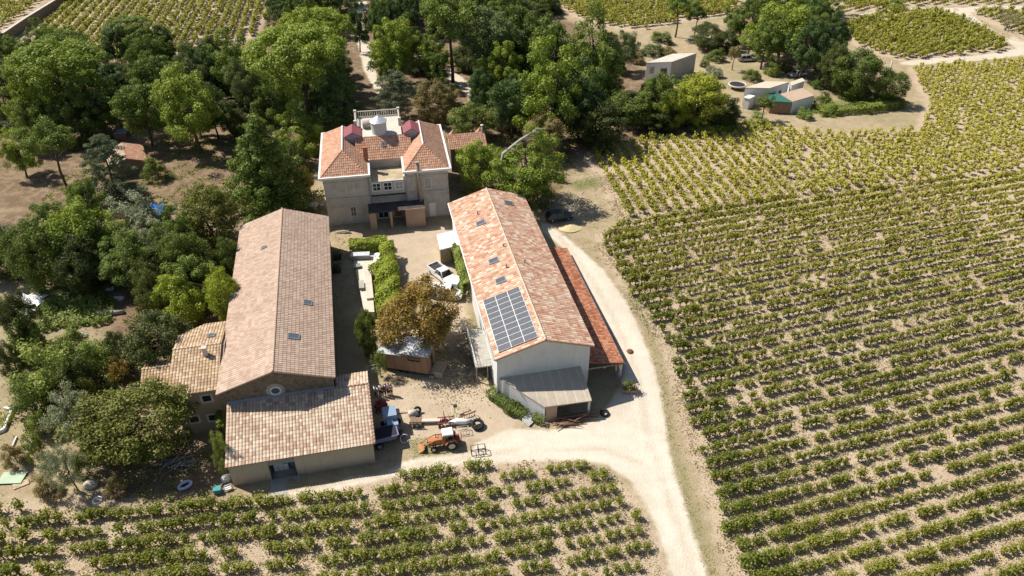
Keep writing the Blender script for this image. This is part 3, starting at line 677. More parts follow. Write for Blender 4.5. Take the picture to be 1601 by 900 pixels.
# --- orange tiled carport along the right-hand wall
cp = empty('carport', (*WO, 0), WA, 'long orange tiled carport along the right wall of the white building', 'carport')
roof('roof', [(15.33, .55, 2.7), (15.33, 25.3, 2.85), (10.97, 25.3, 3.75), (10.97, .55, 3.6)], M['roof_carport'], cp, .3, .4, .035)
MB().box(11.0, 15.2, .56, .66, 2.45, 2.62).build('beam', M['pink_wall'], cp)
for t in (.75, 6, 11, 16, 21):
    z = float(tz(wld(WO, WA, 15, t)[1])); MB().box(14.9, 15.25, t, t + .35, z - .3, 2.62).build('post', M['white_wall'], cp)
MB().tube([(15.38, .5, 2.62), (15.38, 25.3, 2.77)], .07, 6).build('gutter', M['grey_metal'], cp)
MB().box(10.97, 15.2, 25.0, 25.2, .8, 2.85).build('end_wall', M['pink_wall'], cp)
slab(MB(), (11.2, 12.5), (15.0, 12.5), .15, -.2, 2.55).build('partition', M['pink_wall'], cp)

# --- long stone barn on the left
lb = empty('stone_barn', (*LO, 0), LA, 'long stone barn under a worn pinkish brown tiled roof', 'barn')
W, L, HE, HR = 12.03, 34.1, 6.7, 8.73; ML = (HR - HE) / (W / 2)
gable_walls(W, L, HE, HR, M['stone_wall'], lb)
roof('roof', [(0, 0, HE), (0, L, HE), (W / 2, L, HR), (W / 2, 0, HR)], M['roof_barn'], lb, .33, .42, .035)
roof('roof', [(W, 0, HE), (W, L, HE), (W / 2, L, HR), (W / 2, 0, HR)], M['roof_barn'], lb, .33, .42, .05)
ridge(lb, [(W / 2, 0, HR + .02), (W / 2, L, HR + .02)], M['roof_barn'], .12)
def on_l(s, t, up=.05): return (s, t, HE + ML * (s if s < W / 2 else W - s) + up)
roof_window(lb, on_l(9.33, 12.6), (-ML, 0), 1.0, .9); roof_window(lb, on_l(7.9, 6.), (-ML, 0), 1.25, .95); roof_window(lb, on_l(3.83, 25.5), (ML, 0), .8, .5)
mb = MB(); c = (5.75, 5.75)
ring = [(c[0] + .52 * math.cos(a), .36, c[1] + .52 * math.sin(a)) for a in np.linspace(0, 2 * math.pi, 25)]
mb.tube(ring, .1, 6, cap=False); rw = mb.build('round_window', M['white_paint'], lb)
MB().add([(c[0] + .5 * math.cos(a), .375, c[1] + .5 * math.sin(a)) for a in np.linspace(0, 2 * math.pi, 24, False)], [tuple(range(24))]).build('pane', M['sky_glass'], rw)
mb = MB()
for k in range(12):
    a0, a1 = k * math.pi / 6 + .03, (k + 1) * math.pi / 6 - .03
    q = [(c[0] + r_ * math.cos(a), c[1] + r_ * math.sin(a)) for r_, a in ((.63, a0), (.63, a1), (.98, a1), (.98, a0))]
    mb.extr(q, 'y', .37, .42)
mb.build('window_surround', M['concrete'], lb)

# --- lower front barn
fb = empty('front_barn', (*BO, 0), BA, 'low cream rendered barn with ribbed pale tiles in front of the stone barn', 'barn')
ZE, ZR, TR = 3.1, 5.0, 6.72; TB = 9.25
mf = (ZR - ZE) / (TR + .25)
wf = MB()
wf.box(0, 3.72, 0, .3, -.4, 3.0); wf.box(6.28, 14.15, 0, .3, -.4, 3.0); wf.box(3.72, 6.28, 0, .3, 2.72, 3.0)
wf.extr([(.3, -.4), (6.7, -.4), (6.7, ZR - .2), (.3, 3.0)], 'x', 0, .3)
wf.extr([(.3, -.4), (TB - .1, -.4), (TB - .1, 4.35), (TR, ZR - .2), (.3, 3.0)], 'x', 13.85, 14.15)
wf.box(10.95, 13.85, TB - .4, TB - .1, -.4, 4.3)
wf.build('wall', M['cream_wall'], fb)
MB().box(3.74, 6.26, .02, .28, 2.12, 2.70).build('shutter_box', plain('grey_shutter', (.27, .28, .30), .6, .1), fb)
for s in (3.74, 6.16): MB().box(s, s + .1, -.03, .2, -.1, 2.12).build('door_frame', M['dark_metal'], fb)
MB().box(.32, 13.8, .32, 6.6, -.02, .05).build('floor', M['concrete'], fb)
MB().box(.32, 13.8, 5.2, 5.4, .05, 3.9).build('inner_wall', M['concrete'], fb)
roof('roof', [(-.2, -.25, ZE), (14.4, -.25, ZE), (14.4, TR, ZR), (-.2, TR, ZR)], M['roof_front'], fb, .33, .42, .06)
roof('roof', [(10.9, TB + .1, 4.42), (14.4, TB + .1, 4.42), (14.4, TR, ZR), (10.9, TR, ZR)], M['roof_front'], fb, .33, .42, .06)
ridge(fb, [(10.85, TR, ZR + .02), (14.42, TR, ZR + .02)], M['roof_front'], .13)
ridge(fb, [(14.4, -.25, ZE + .03), (14.4, TR, ZR + .03)], M['roof_front'], .1, 'verge_tiles')
MB().hexa([(-.2, TR, ZR - .05), (10.85, TR, ZR - .05), (10.85, TR + .22, ZR - .05), (-.2, TR + .22, ZR - .05)], [(-.2, TR, ZR + .06), (10.85, TR, ZR + .06), (10.85, TR + .22, ZR + .2), (-.2, TR + .22, ZR + .2)]).build('flashing', M['grey_metal'], fb)
q = loc(BO, BA, at(502, 622, 4.7)); z = ZE + mf * (q[1] + .25)
MB().box(q[0] - .28, q[0] + .28, q[1] - .3, q[1] + .3, z - .1, z + .62).box(q[0] - .36, q[0] + .36, q[1] - .38, q[1] + .38, z + .62, z + .7).build('chimney', M['concrete'], fb)
cr = MB()
for i in range(3):
    for k in range(4 - i): cr.box(3.95 + i * .5, 4.4 + i * .5, 1.0, 1.55, .06 + k * .46, .5 + k * .46)
tag(cr.build('crate_stack', M['tarp_white'], None, (*BO, 0), BA), 'stack of white crates just inside the front barn doorway', 'crates')
wst = MB().box(5.5, 6.2, 1.3, 2.2, .06, 1.0).box(5.6, 6.1, 1.35, 1.8, 1.0, 1.5).build('covered_pallet', M['cloth_lilac'], None, (*BO, 0), BA)
tag(wst, 'pale covered load at the right side of the front barn doorway', 'load')
pad = MB().box(3.6, 6.5, -2.4, -.02, -.1, .06).build('ramp', M['concrete'], None, (*BO, 0), BA); tag(pad, 'concrete pad laid before the front barn doorway', 'concrete pad', kind='structure')
pl = MB()
for k in range(4): pl.box(2.2 + .15 * k, 5.0 + .15 * k, -2.55 - .2 * k, -2.42 - .2 * k, .06, .10)
tag(pl.build('plank_stack', M['pale_wood'], None, (*BO, 0), BA), 'loose pale planks lying before the front barn doorway', 'planks')

# --- house annexe on the left of the stone barn
an = empty('house', (*LO, 0), LA, 'small ochre house with striped tiles and white framed windows beside the stone barn', 'house')
MB().extr([(1.65, -.6), (12.4, -.6), (12.4, 6.2), (7.6, 7.1), (1.65, 6.05)], 'x', -4.75, .3).build('wall', M['ochre_wall'], an)
roof('roof', [(-5.05, 1.3, 6.2), (.0, 1.3, 6.2), (.0, 7.6, 7.3), (-5.05, 7.6, 7.3)], M['roof_annex'], an, .33, .42, .06)
roof('roof', [(-2.5, 12.75, 6.4), (.0, 12.75, 6.4), (.0, 7.6, 7.3), (-5.05, 7.6, 7.3), (-5.0, 10.7, 6.76)], M['roof_annex'], an, .33, .42, .06)
ridge(an, [(-5.05, 7.6, 7.33), (0, 7.6, 7.33)], M['roof_annex'], .13)
MB().extr([(6.2, -.6), (9.4, -.6), (9.4, 4.4), (7.9, 4.72), (6.2, 4.15)], 'x', -8.7, -4.76).build('low_wing', M['ochre_wall'], an)
roof('low_roof', [(-8.95, 5.9, 4.3), (-4.78, 5.9, 4.3), (-4.78, 7.9, 4.9), (-8.95, 7.9, 4.9)], M['roof_annex'], an, .33, .42, .06)
roof('low_roof', [(-8.95, 9.65, 4.5), (-4.78, 9.65, 4.5), (-4.78, 7.9, 4.9), (-8.95, 7.9, 4.9)], M['roof_annex'], an, .33, .42, .06)
ridge(an, [(-8.95, 7.9, 4.93), (-4.78, 7.9, 4.93)], M['roof_annex'], .12)
for s, z in ((-1.45, 4.95), (-3.35, 2.25), (-1.45, 2.1)): frame_window(an, (s, 1.65, z), 'y', 1.25, 1.2, M['pale_trim'], fw=.2)
MB().box(-1.75, -1.3, 6.0, 6.45, 6.7, 8.1).box(-1.8, -1.25, 5.95, 6.5, 8.1, 8.2).build('chimney', M['pale_trim'], an)
roof_window(an, (-1.3, 9.6, 7.02), (0, -.17), .75, .75)

# --- the villa
vl = empty('villa', (*VO, float(tz(100))), VA, 'grey weathered villa with two hipped orange roofs and a white rooftop lantern', 'villa')
ZC = 8.0; SL, SR, SW, VD = 6.6, 11.8, 18.16, 15.3
wv = MB(); wv.box(0, SL, .2, VD, -.6, ZC - .1); wv.box(SR, SW, .2, VD, -.6, ZC - .1); wv.box(SL, SR, 5.0, VD, -.6, ZC - .05); wv.box(SL, SR, .75, 5.0, -.6, 6.5)
wv.build('wall', M['villa_wall'], vl)
for z, h, o in ((4.35, .18, .09), (7.0, .12, .06)):
    MB().box(-o, SL, .2 - o, .2, z, z + h).box(-o, 0, .2, VD, z, z + h).build('string_course', M['villa_wall'], vl); MB().box(SR, SW + o, .2 - o, .2, z, z + h).box(SW, SW + o, .2, VD, z, z + h).build('string_course', M['villa_wall'], vl)
for s0, s1 in ((0, .45), (SL - .45, SL), (SR, SR + .45), (SW - .45, SW)): MB().box(s0 + (.01 if s0 else -.03), s1 + (.03 if s1 == SW else -.01), .14, .2, -.2, 4.35).build('pilaster', M['villa_wall'], vl)
co = MB(); O = .55
for a, b in ((-O, SL + .25), (SR - .25, SW + O)):
    co.box(a, b, .2 - O, .2 - O + .28, ZC - .14, ZC + .16)
    co.box(a, a + .28, .2 - O + .28, VD + O if a < 0 else 5.0, ZC - .14, ZC + .16); co.box(b - .28, b, .2 - O + .28, VD + O if b > SW else 5.0, ZC - .14, ZC + .16)
co.box(-O + .28, SW + O - .28, VD + O - .28, VD + O, ZC - .14, ZC + .16)
co.build('cornice', M['white_paint'], vl)
ZT = 10.62; E0 = ZC + .08
def hip(a, b, rx):
    tf, tb = .2 - O + .26, VD + O - .26; t1, t2 = 3.35, VD - 3.2; F = (rx, t1, ZT); Bk = (rx, t2, ZT)
    roof('roof', [(a, tf, E0), (b, tf, E0), F], M['roof_villa'], vl, .3, .42, .03, .03)
    roof('roof', [(a, tf, E0), (a, tb, E0), Bk, F], M['roof_villa'], vl, .3, .42, .03, .03)
    roof('roof', [(b, tf, E0), (b, tb, E0), Bk, F], M['roof_villa'], vl, .3, .42, .03, .03)
    roof('roof', [(a, tb, E0), (b, tb, E0), Bk], M['roof_villa'], vl, .3, .42, .03, .03)
    ridge(vl, [F, Bk], M['white_paint'], .14, 'ridge_cap'); ridge(vl, [(a, tf, E0), F], M['roof_villa'], .09); ridge(vl, [(b, tf, E0), F], M['roof_villa'], .09)
hip(-O + .26, SL, 3.15); hip(SR, SW + O - .26, 15.0)
roof('roof', [(SL - 1.6, 4.75, 8.0), (SR + 1.6, 4.75, 8.0), (SR + 1.6, 7.75, 10.45), (SL - 1.6, 7.75, 10.45)], M['roof_villa'], vl, .3, .42, .03, .03)
MB().box(SL + .02, SR - .02, 4.78, 4.97, 7.55, 8.02).build('parapet', M['villa_wall'], vl)
roof_window(vl, (9.2, 6.6, 9.55), (0, .82), .6, .75)
# flat roof of the middle with its balustrade, water tank and lantern
MB().box(5.1, 12.1, 7.76, VD + .2, 8.0, 10.5).build('roof_terrace', M['pale_slab'], vl)
ba = MB()
for s0, s1, t0, t1 in ((5.15, 12.05, VD + .0, VD + .15), (5.15, 5.3, 11.2, VD), (11.9, 12.05, 11.2, VD)):
    ba.box(s0, s1, t0, t1, 11.4, 11.52); ba.box(s0, s1, t0, t1, 10.5, 10.6)
    n_ = int(max(s1 - s0, t1 - t0) / .35)
    for k in range(n_):
        u = (k + .5) / n_; x, y = (s0 + u * (s1 - s0), (t0 + t1) / 2) if s1 - s0 > 1 else ((s0 + s1) / 2, t0 + u * (t1 - t0))
        ba.tube([(x, y, 10.6), (x, y, 10.95), (x, y, 11.4)], [.05, .08, .05], 5, cap=False)
for s, t in ((5.2, VD + .05), (12.0, VD + .05), (5.2, 11.2), (12.0, 11.2)): ba.box(s - .22, s + .22, t - .22, t + .22, 10.5, 11.75)
ba.build('balustrade', M['pale_trim'], vl)
rl = []
for k, r_, z in ((0, 1.17, 10.5), (1, 1.17, 12.3), (2, 1.28, 12.3), (3, 1.28, 12.45)): rl.append(((8.75, 8.95, z), r_))
la = MB().tube([q for q, _ in rl], [r_ for _, r_ in rl], 24, smooth=False).build('lantern', plain('greyed_white_paint', (.56, .56, .55), .7, .1), vl)
MB().tube([(8.75, 8.95, 12.46), (8.75, 8.95, 13.2), (8.75, 8.95, 13.4)], [1.36, .12, .1], 16, smooth=False).build('cone_roof', M['metal_roof'], la)
MB().tube([(6.3, 11.0, 11.15), (8.1, 11.2, 11.15)], [.62, .62], 14).build('water_tank', M['concrete'], vl)
for s0, s1 in ((3.35, 6.05), (12.3, 14.9)):
    c = (s0 + s1) / 2; t0, t1, z0, z1 = 7.6, 10.9, 10.3, 11.35
    dm = MB().extr([(s0 + .1, 9.2), (s1 - .1, 9.2), (s1 - .1, z0 + .35), (c, z1 - .1), (s0 + .1, z0 + .35)], 'y', t0 + .1, t1).build('dormer', plain('dormer_render', (.34, .33, .35), .9), vl)
    rs = MB()
    for a, b in ((s0, c), (s1, c)): rs.hexa([(a, t0, z0 + .3), (a, t1, z0 + .3), (b, t1, z1 - .05), (b, t0, z1 - .05)], [(a, t0, z0 + .38), (a, t1, z0 + .38), (b, t1, z1 + .04), (b, t0, z1 + .04)])
    rs.build('roof_sheet', M['red_sheet'], dm)
MB().box(6.1, 6.75, 3.95, 4.5, 7.9, 10.35).box(6.0, 6.85, 3.85, 4.6, 10.35, 10.5).build('chimney', M['brick'], vl)
# glazed veranda between the two wings, with a terrace on top of it
MB().box(SL + .02, SR - .02, .80, 4.77, 6.5, 6.58).build('terrace_floor', plain('stained_terrace', (.42, .34, .22), .95, .4, .5), vl)
for s0 in (SL + .02, SR - .24): MB().box(s0, s0 + .22, .35, 4.77, 6.6, 7.15).build('terrace_wall', M['pale_trim'], vl)
ve = MB().box(SL + .02, SR - .02, .3, .75, 4.45, 6.62).build('veranda', M['villa_wall'], vl)
for i, s in enumerate((7.55, 9.2, 10.85)):
    frame_window(vl, (s, .3, 5.75), 'y', 1.3, 1.35, M['white_paint'], M['dark_glass'] if i < 2 else M['concrete'], .12, 1)
MB().box(SL + .02, SR - .02, .1, .299, 4.3, 4.46).build('ledge', M['dark_metal'], vl)
for s, z, w, h, g in ((3.7, 5.8, 1.25, 2.0, 'villa_wall'), (15.1, 5.8, 1.2, 2.0, 'concrete'), (3.75, 2.1, 1.0, 1.75, 'dark_glass')):
    frame_window(vl, (s, .2, z), 'y', w, h, M['pale_trim'], M[g], .16, 1 if g == 'dark_glass' else 0)
frame_window(vl, (15.55, .2, 1.25), 'y', 1.2, 2.5, M['pale_trim'], M['white_paint'], .14, name='door')
for t, z in ((4, 5.8), (8, 5.8), (12, 5.8)): frame_window(vl, (SW, t, z), 'x', 1.1, 1.9, M['pale_trim'], M['concrete'], .15)
# porch with a dark flat roof
MB().hexa([(6.0, -2.25, 2.82), (14.3, -2.25, 2.82), (14.3, .28, 2.95), (6.0, .28, 2.95)], [(6.0, -2.25, 2.96), (14.3, -2.25, 2.96), (14.3, .28, 3.1), (6.0, .28, 3.1)]).build('porch_roof', plain('dark_bitumen_felt', (.085, .075, .066), .95, .3, 1.2, spec=.05), vl)
MB().box(11.35, 14.25, -2.2, .19, -.5, 2.8).box(11.3, 14.32, -2.33, -2.26, 2.75, 3.05).build('porch_room', M['pink_wall'], vl)
for s0, s1 in ((6.05, 7.05), (9.05, 9.4)): MB().box(s0, s1, -2.15, -1.85, -.5, 2.8).build('porch_pillar', M['pink_wall'], vl)
frame_window(vl, (8.1, .2 + .55, 1.3), 'y', 1.6, 2.2, M['white_paint'], M['dark_glass'], .1, 1); frame_window(vl, (10.3, .2 + .55, 1.3), 'y', 1.3, 2.2, M['pale_trim'], M['brick'], .1, name='door')
MB().tube([(13.85, -.12, 3.0), (13.75, -.12, 9.4)], [.27, .25], 8).box(13.45, 14.05, -.45, .15, 9.4, 9.55).build('flue', plain('flue_render', (.36, .29, .22), .9, .2), vl)
for s in (SL - .12, SR + .15): MB().tube([(s, .1, -.2), (s, .1, 7.8)], .07, 6).build('drainpipe', M['grey_metal'], vl)

# --- tiled outbuilding to the right of the villa
zz = float(tz(105))
eL, eR, rL, rR = (at(703, 234, zz + 4.2), at(762, 228, zz + 4.2), at(691, 211, zz + 5.9), at(741, 207, zz + 5.9))
c0 = Vector((*eL, zz)); ang = math.atan2(eR[1] - eL[1], eR[0] - eL[0])
ob = empty('outbuilding', c0, ang, 'small tiled outbuilding half hidden by pines right of the villa', 'outbuilding')
l_ = [loc(eL, ang, q) for q in (eL, eR, rL, rR)]; wd = l_[1][0]; dp = (l_[2][1] + l_[3][1]) / 2
MB().extr([(.25, -.5), (2 * dp - .25, -.5), (2 * dp - .25, 4.15), (dp, 5.7), (.25, 4.15)], 'x', .2, wd - .2).build('wall', M['stone_wall'], ob)
roof('roof', [(0, 0, 4.2), (wd, 0, 4.2), (wd, dp, 5.9), (0, dp, 5.9)], M['roof_villa'], ob, .32, .42, .04)
roof('roof', [(0, 2 * dp, 4.2), (wd, 2 * dp, 4.2), (wd, dp, 5.9), (0, dp, 5.9)], M['roof_villa'], ob, .32, .42, .04)
for s in (.4, wd - 1.4):
    MB().add([(s, dp - .2, 5.5), (s + 1.5, dp - .2, 5.5), (s + 1.5, dp + 1.2, 5.5), (s, dp + 1.2, 5.5), (s + .75, dp + .5, 6.6)], [(0, 1, 4), (1, 2, 4), (2, 3, 4), (3, 0, 4), (0, 3, 2, 1)]).build('dormer', M['roof_villa'], ob)
MB().tube([(wd - .4, dp, 5.6), (wd - .4, dp, 6.9)], .16, 8).tube([(wd - .4, dp, 6.9), (wd - .4, dp, 7.1)], .3, 8).build('chimney', M['pale_trim'], ob)
frame_window(ob, (1.5, .25, 2.6), 'y', 1, 1.2, M['wood'], M['dark_glass'])

# --- plain white building and farmhouse far right
def block(name, FL, FR, BR, h, label, cat, wall, top, rim=None, parent=None, over=.12, skew=None):
    """walls on a parallelogram of ground given by three roof corners at height h"""
    a, b, c = [Vector((*ag(*q, h), 0)) for q in (FL, FR, BR)]; d = a + c - b
    z = float(tz(a.y)); P = [a, b, c, d]; o = a.copy(); o.z = z
    root = empty(name, o, 0, label, cat) if parent is None else parent
    if parent is not None: o = Vector(parent.location)
    loc_ = [Vector((p.x - o.x, p.y - o.y, 0)) for p in P]; cen = sum(loc_, Vector()) / 4
    hs = [h] * 4 if skew is None else [h + skew[0], h + skew[1], h + skew[2], h + skew[3]]
    MB().hexa([(p.x, p.y, -.5) for p in loc_], [(p.x, p.y, q - .1) for p, q in zip(loc_, hs)]).build('wall', wall, root)
    ex = [p + (p - cen).normalized() * over for p in loc_]
    MB().hexa([(p.x, p.y, q - .099) for p, q in zip(ex, hs)], [(p.x, p.y, q + .06) for p, q in zip(ex, hs)]).build('roof', top, root)
    return root, loc_
wh, lc = block('store_building', (1011, 98), (1050, 96.5), (1089, 83), rise(*ag(1047, 127), 97), 'plain windowless white block with a pale roof beside the pine wood', 'building', M['concrete'], M['pale_slab'])
ang = math.atan2(lc[1].y - lc[0].y, lc[1].x - lc[0].x)
fd = empty('front_face', (0, 0, 0), ang); fd.parent = wh
hb = rise(*ag(1047, 127), 97)
MB().box(.0, lc[1].length, -.06, -.002, -.4, hb - .12).build('sunlit_facade', M['tarp_white'], fd)  # whiter than the other walls: sunlight on this face put into the colour
frame_window(fd, (lc[1].length * .72, -.06, 1.9), 'y', 1.7, 2.2, M['white_paint'], M['dark_glass'], .12, name='door'); frame_window(fd, (lc[1].length * .24, -.06, 2.6), 'y', 1.0, 1.5, M['pale_trim'], M['concrete'], .12)
fh, lc = block('farmhouse', (1165, 137), (1203, 137.5), (1234, 128), 3.6, 'low white farmhouse with flat beige roofs and a terracotta terrace', 'farmhouse', M['white_wall'], M['roof_flat'])
block('farmhouse', (1234, 129), (1238, 133.5), (1258, 126.5), 3.3, '', '', M['white_wall'], M['roof_flat'], parent=fh)
block('farmhouse', (1221, 147), (1240, 158.5), (1273, 149), 2.6, '', '', M['white_wall'], M['terracotta'], parent=fh)
sa = math.atan2(lc[2].y - lc[1].y, lc[2].x - lc[1].x); sf = empty('side_face', lc[1], sa); sf.parent = fh
ln = (lc[2] - lc[1]).length
for u in (.3, .6): frame_window(sf, (ln * u, -.0, 1.9), 'y', .9, 1.1, M['pale_trim'])
gt, _ = block('lean_to_shed', (1206, 158), (1238, 160), (1224, 147), 2.4, 'brown wooden lean-to under a green tarpaulin beside the terracotta terrace', 'shed', M['wood'], M['green_tarp'])
cb, _ = block('garden_cabinet', (1163.5, 152), (1172, 154), (1180, 150), 2.3, 'small white garden hut by the left wall of the farmhouse', 'hut', M['white_wall'], M['white_paint'])
# --- small wood-yard shed among the trees on the left
zz = float(tz(110)); sh = empty('forest_shed', g3(203, 262), R(28), 'low tiled shed half in shade among the pines on the left', 'shed')
MB().extr([(-2.6, -.4), (2.6, -.4), (2.6, 2.2), (0, 3.1), (-2.6, 2.2)], 'y', -3.2, 3.2).build('wall', M['wood'], sh)
roof('roof', [(-3, -3.5, 2.15), (-3, 3.5, 2.15), (0, 3.5, 3.25), (0, -3.5, 3.25)], M['roof_barn'], sh, .33, .42, .04)
roof('roof', [(3, -3.5, 2.15), (3, 3.5, 2.15), (0, 3.5, 3.25), (0, -3.5, 3.25)], M['roof_villa'], sh, .33, .42, .04)
# --- boundary wall top left
P = [g3(*q) for q in ((-40, 105), (2, 72), (45, 42), (105, 4), (150, -25))]
bw = empty('boundary_wall', P[0], 0, 'long grey stone boundary wall at the far end of the left wood', 'wall')
mb = MB(); mc = MB()
for a, b in zip(P[:-1], P[1:]):
    a = (a[0] - P[0][0], a[1] - P[0][1]); b = (b[0] - P[0][0], b[1] - P[0][1])
    slab(mb, a, b, .5, -.5, 2.3); slab(mc, a, b, .7, 2.3, 2.45)
mb.build('wall', M['stone_wall'], bw); mc.build('coping', M['pale_slab'], bw)

# ------------------------------------------------------------------ trees and shrubs
def clumps_to_mesh(name, C, r, n_each, size, mat, seed, flat=.75, up=.25, aspect=.6):
    """leaf-sized faces spread through many clumps; C = clump centres, r = clump radii (crown is 1 wide and 1 high)"""
    rg = np.random.default_rng(seed); n_each = int(n_each * 1.9); size *= .76; k = np.repeat(np.arange(len(C)), n_each); n = len(k)
    d = unit(rg.normal(size=(n, 3)) + np.array([0, 0, up]))
    rad = (r[k] * rg.uniform(.45, 1.08, n))[:, None]
    c = C[k] + d * rad * np.array([1, 1, flat]); nr = unit(d * .75 + np.array([0, 0, .25]) + rg.normal(size=(n, 3)) * .42)
    V, Q = leaves(c, nr, rg.uniform(.65, 1.25, n) * size, rg, aspect)
    ct = rg.uniform(0, 1, len(C))
    tint = np.clip(.22 + .5 * ct[k] + rg.normal(size=n) * .16 + .24 * d[:, 2], 0, 1)  # lighter upward leaves and clumps put sunlit tufts into the colour
    return np_mesh(name, V, Q, mat, tint)
def wood_mesh(C, seed, trunk_r, top=.6, nl=9, lean=.05, start=.3):
    rg = np.random.default_rng(seed); mb = MB(); ph = rg.uniform(0, 6)
    def P(t): return Vector((lean * math.sin(ph) * t + .02 * math.sin(6 * t + ph), lean * math.cos(ph) * t + .02 * math.cos(5 * t), t * top))
    mb.tube([(0, 0, -.05)] + [P(t) for t in (0, .2, .4, .6, .8, 1)], [trunk_r * 1.45, trunk_r * 1.2, trunk_r, trunk_r * .85, trunk_r * .7, trunk_r * .55, trunk_r * .4], 7)
    sel = rg.choice(len(C), min(nl, len(C)), False)
    for i in sel:
        e = Vector(C[i]); t = rg.uniform(start, .95); b = P(t); m = b.lerp(e, .5) + Vector((0, 0, -.02))
        mb.tube([b, m, e], [trunk_r * .45, trunk_r * .28, trunk_r * .12], 5, cap=False)
    return mb.mesh('trunk', M['bark'])
def shell(n, rg, zlo=-.35, inner=.62):
    d = unit(rg.normal(size=(n * 4, 3))); d = d[d[:, 2] > zlo][:n]
    return d * rg.uniform(inner, 1, len(d))[:, None]
PROTO = {}
def crown(kind, v):
    rg = np.random.default_rng(hash((kind, v)) % 1000 if False else sum(map(ord, kind)) * 7 + v * 13)
    wob = lambda d: 1 + .16 * np.sin(3 * d[:, 0:1] + v) + .14 * np.cos(4 * d[:, 1:2] + 2 * v) + .1 * np.sin(5 * d[:, 2:3] + v)
    if kind == 'umbrella':
        n = 85; a = rg.uniform(0, 6.283, n); q = np.sqrt(rg.uniform(0, 1, n)) * .43
        C = np.stack([q * np.cos(a), q * np.sin(a), .64 + .28 * np.sqrt(1 - (q / .46) ** 2) + rg.normal(size=n) * .015], 1)
        low = shell(34, rg, -.9, .5) * np.array([.33, .33, .18]) + np.array([0, 0, .60]); C = np.vstack([C, low])
        return C, rg.uniform(.055, .085, len(C)), 95, .030, .7, .5, .022, .62, 14, .5
    if kind == 'pine':
        d = shell(80, rg, -.85, .5); C = d * wob(d) * np.array([.40, .40, .43]) + np.array([0, 0, .51])
        return C, rg.uniform(.065, .115, len(C)), 115, .036, .72, .4, .022, .75, 14, .3
    if kind == 'tallpine':
        d = shell(50, rg, -.5, .5); C = d * wob(d) * np.array([.40, .40, .24]) + np.array([0, 0, .72])
        return C, rg.uniform(.06, .11, len(C)), 110, .034, .62, .4, .022, .82, 12, .55
    if kind == 'fir':
        C = []
        for k in range(17):
            z = .06 + .9 * (k / 16); R_ = .44 * (1 - z) ** .75 + .015; m = max(2, int(11 * R_ / .42))
            for i in range(m):
                a = i * 6.283 / m + k * .9 + rg.normal() * .15; rr = R_ * rg.uniform(.72, 1.08)
                C.append((rr * math.cos(a), rr * math.sin(a), z + rg.normal() * .012)); C.append((rr * .5 * math.cos(a), rr * .5 * math.sin(a), z + .03))
        C = np.array(C); return C, np.full(len(C), .078) * (1.25 - C[:, 2] * .6), 75, .032, .55, .1, .02, .95, 6, .2
    if kind == 'cedar':
        C = []
        for z, R_ in ((.34, .44), (.5, .46), (.64, .42), (.77, .36), (.88, .24), (.96, .10)):
            m = int(26 * R_ / .44) + 1
            for i in range(m):
                a = rg.uniform(0, 6.283); rr = R_ * math.sqrt(rg.uniform(.05, 1)); C.append((rr * math.cos(a), rr * math.sin(a), z + rg.normal() * .018 - .06 * rr))
        C = np.array(C); return C, rg.uniform(.06, .09, len(C)), 75, .030, .32, .3, .022, .95, 12, .3
    if kind == 'round':
        d = shell(135, rg, -.95, .6); C = d * wob(d) * np.array([.40, .40, .45]) + np.array([0, 0, .49])
        return C, rg.uniform(.07, .115, len(C)), 85, .034, .85, .25, .022, .6, 10, .4
    if kind == 'loose':
        d = shell(74, rg, -.9, .45); C = d * wob(d) * np.array([.41, .41, .44]) + np.array([0, 0, .49])
        return C, rg.uniform(.06, .10, len(C)), 85, .030, .9, .2, .018, .6, 16, .3
    if kind == 'bush':
        d = shell(46, rg, -.1, .6); C = d * wob(d) * np.array([.40, .40, .78]) + np.array([0, 0, .12])
        return C, rg.uniform(.09, .15, len(C)), 80, .050, 1.1, .3, .02, .5, 5, .2
    if kind == 'sapling':
        d = shell(26, rg, -.6, .3); C = d * wob(d) * np.array([.38, .38, .30]) + np.array([0, 0, .66])
        return C, rg.uniform(.09, .14, len(C)), 60, .055, .9, .2, .028, .7, 9, .5
def proto(kind, v, mat):
    key = (kind, v, mat)
    if key not in PROTO:
        C, r, ne, size, flat, up, tr, top, nl, st = crown(kind, v)
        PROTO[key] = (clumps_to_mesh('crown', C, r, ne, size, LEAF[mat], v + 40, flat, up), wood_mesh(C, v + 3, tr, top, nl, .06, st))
    return PROTO[key]
NV = {'pine': 4, 'umbrella': 3, 'round': 3, 'bush': 4, 'loose': 3, 'tallpine': 2, 'fir': 1, 'cedar': 2, 'sapling': 2}
cnt = {}
def put(name, kind, mat, X, Y, w, h, label, cat, group=None, rz=None):
    z = float(tz(Y)); v = cnt.get(kind, 0) % NV[kind]; cnt[kind] = cnt.get(kind, 0) + 1
    cm, tm = proto(kind, v, mat); root = empty(name, (X, Y, z), (sum(map(ord, label)) * .377 + (rng.uniform(0, 6.28) if group else 0)) % 6.283 if rz is None else rz, label, cat, group)
    for nm, me in (('trunk', tm), ('crown', cm)):
        o = link(nm, me, root); o.scale = (w, w, h)
        if nm == 'trunk': k = min(1.0, h / max(w, .1)); o.scale = (h * .9 if h < w * 1.6 else w, h * .9 if h < w * 1.6 else w, h)
        if nm == 'trunk': o.scale = (w, w, h)
    return root
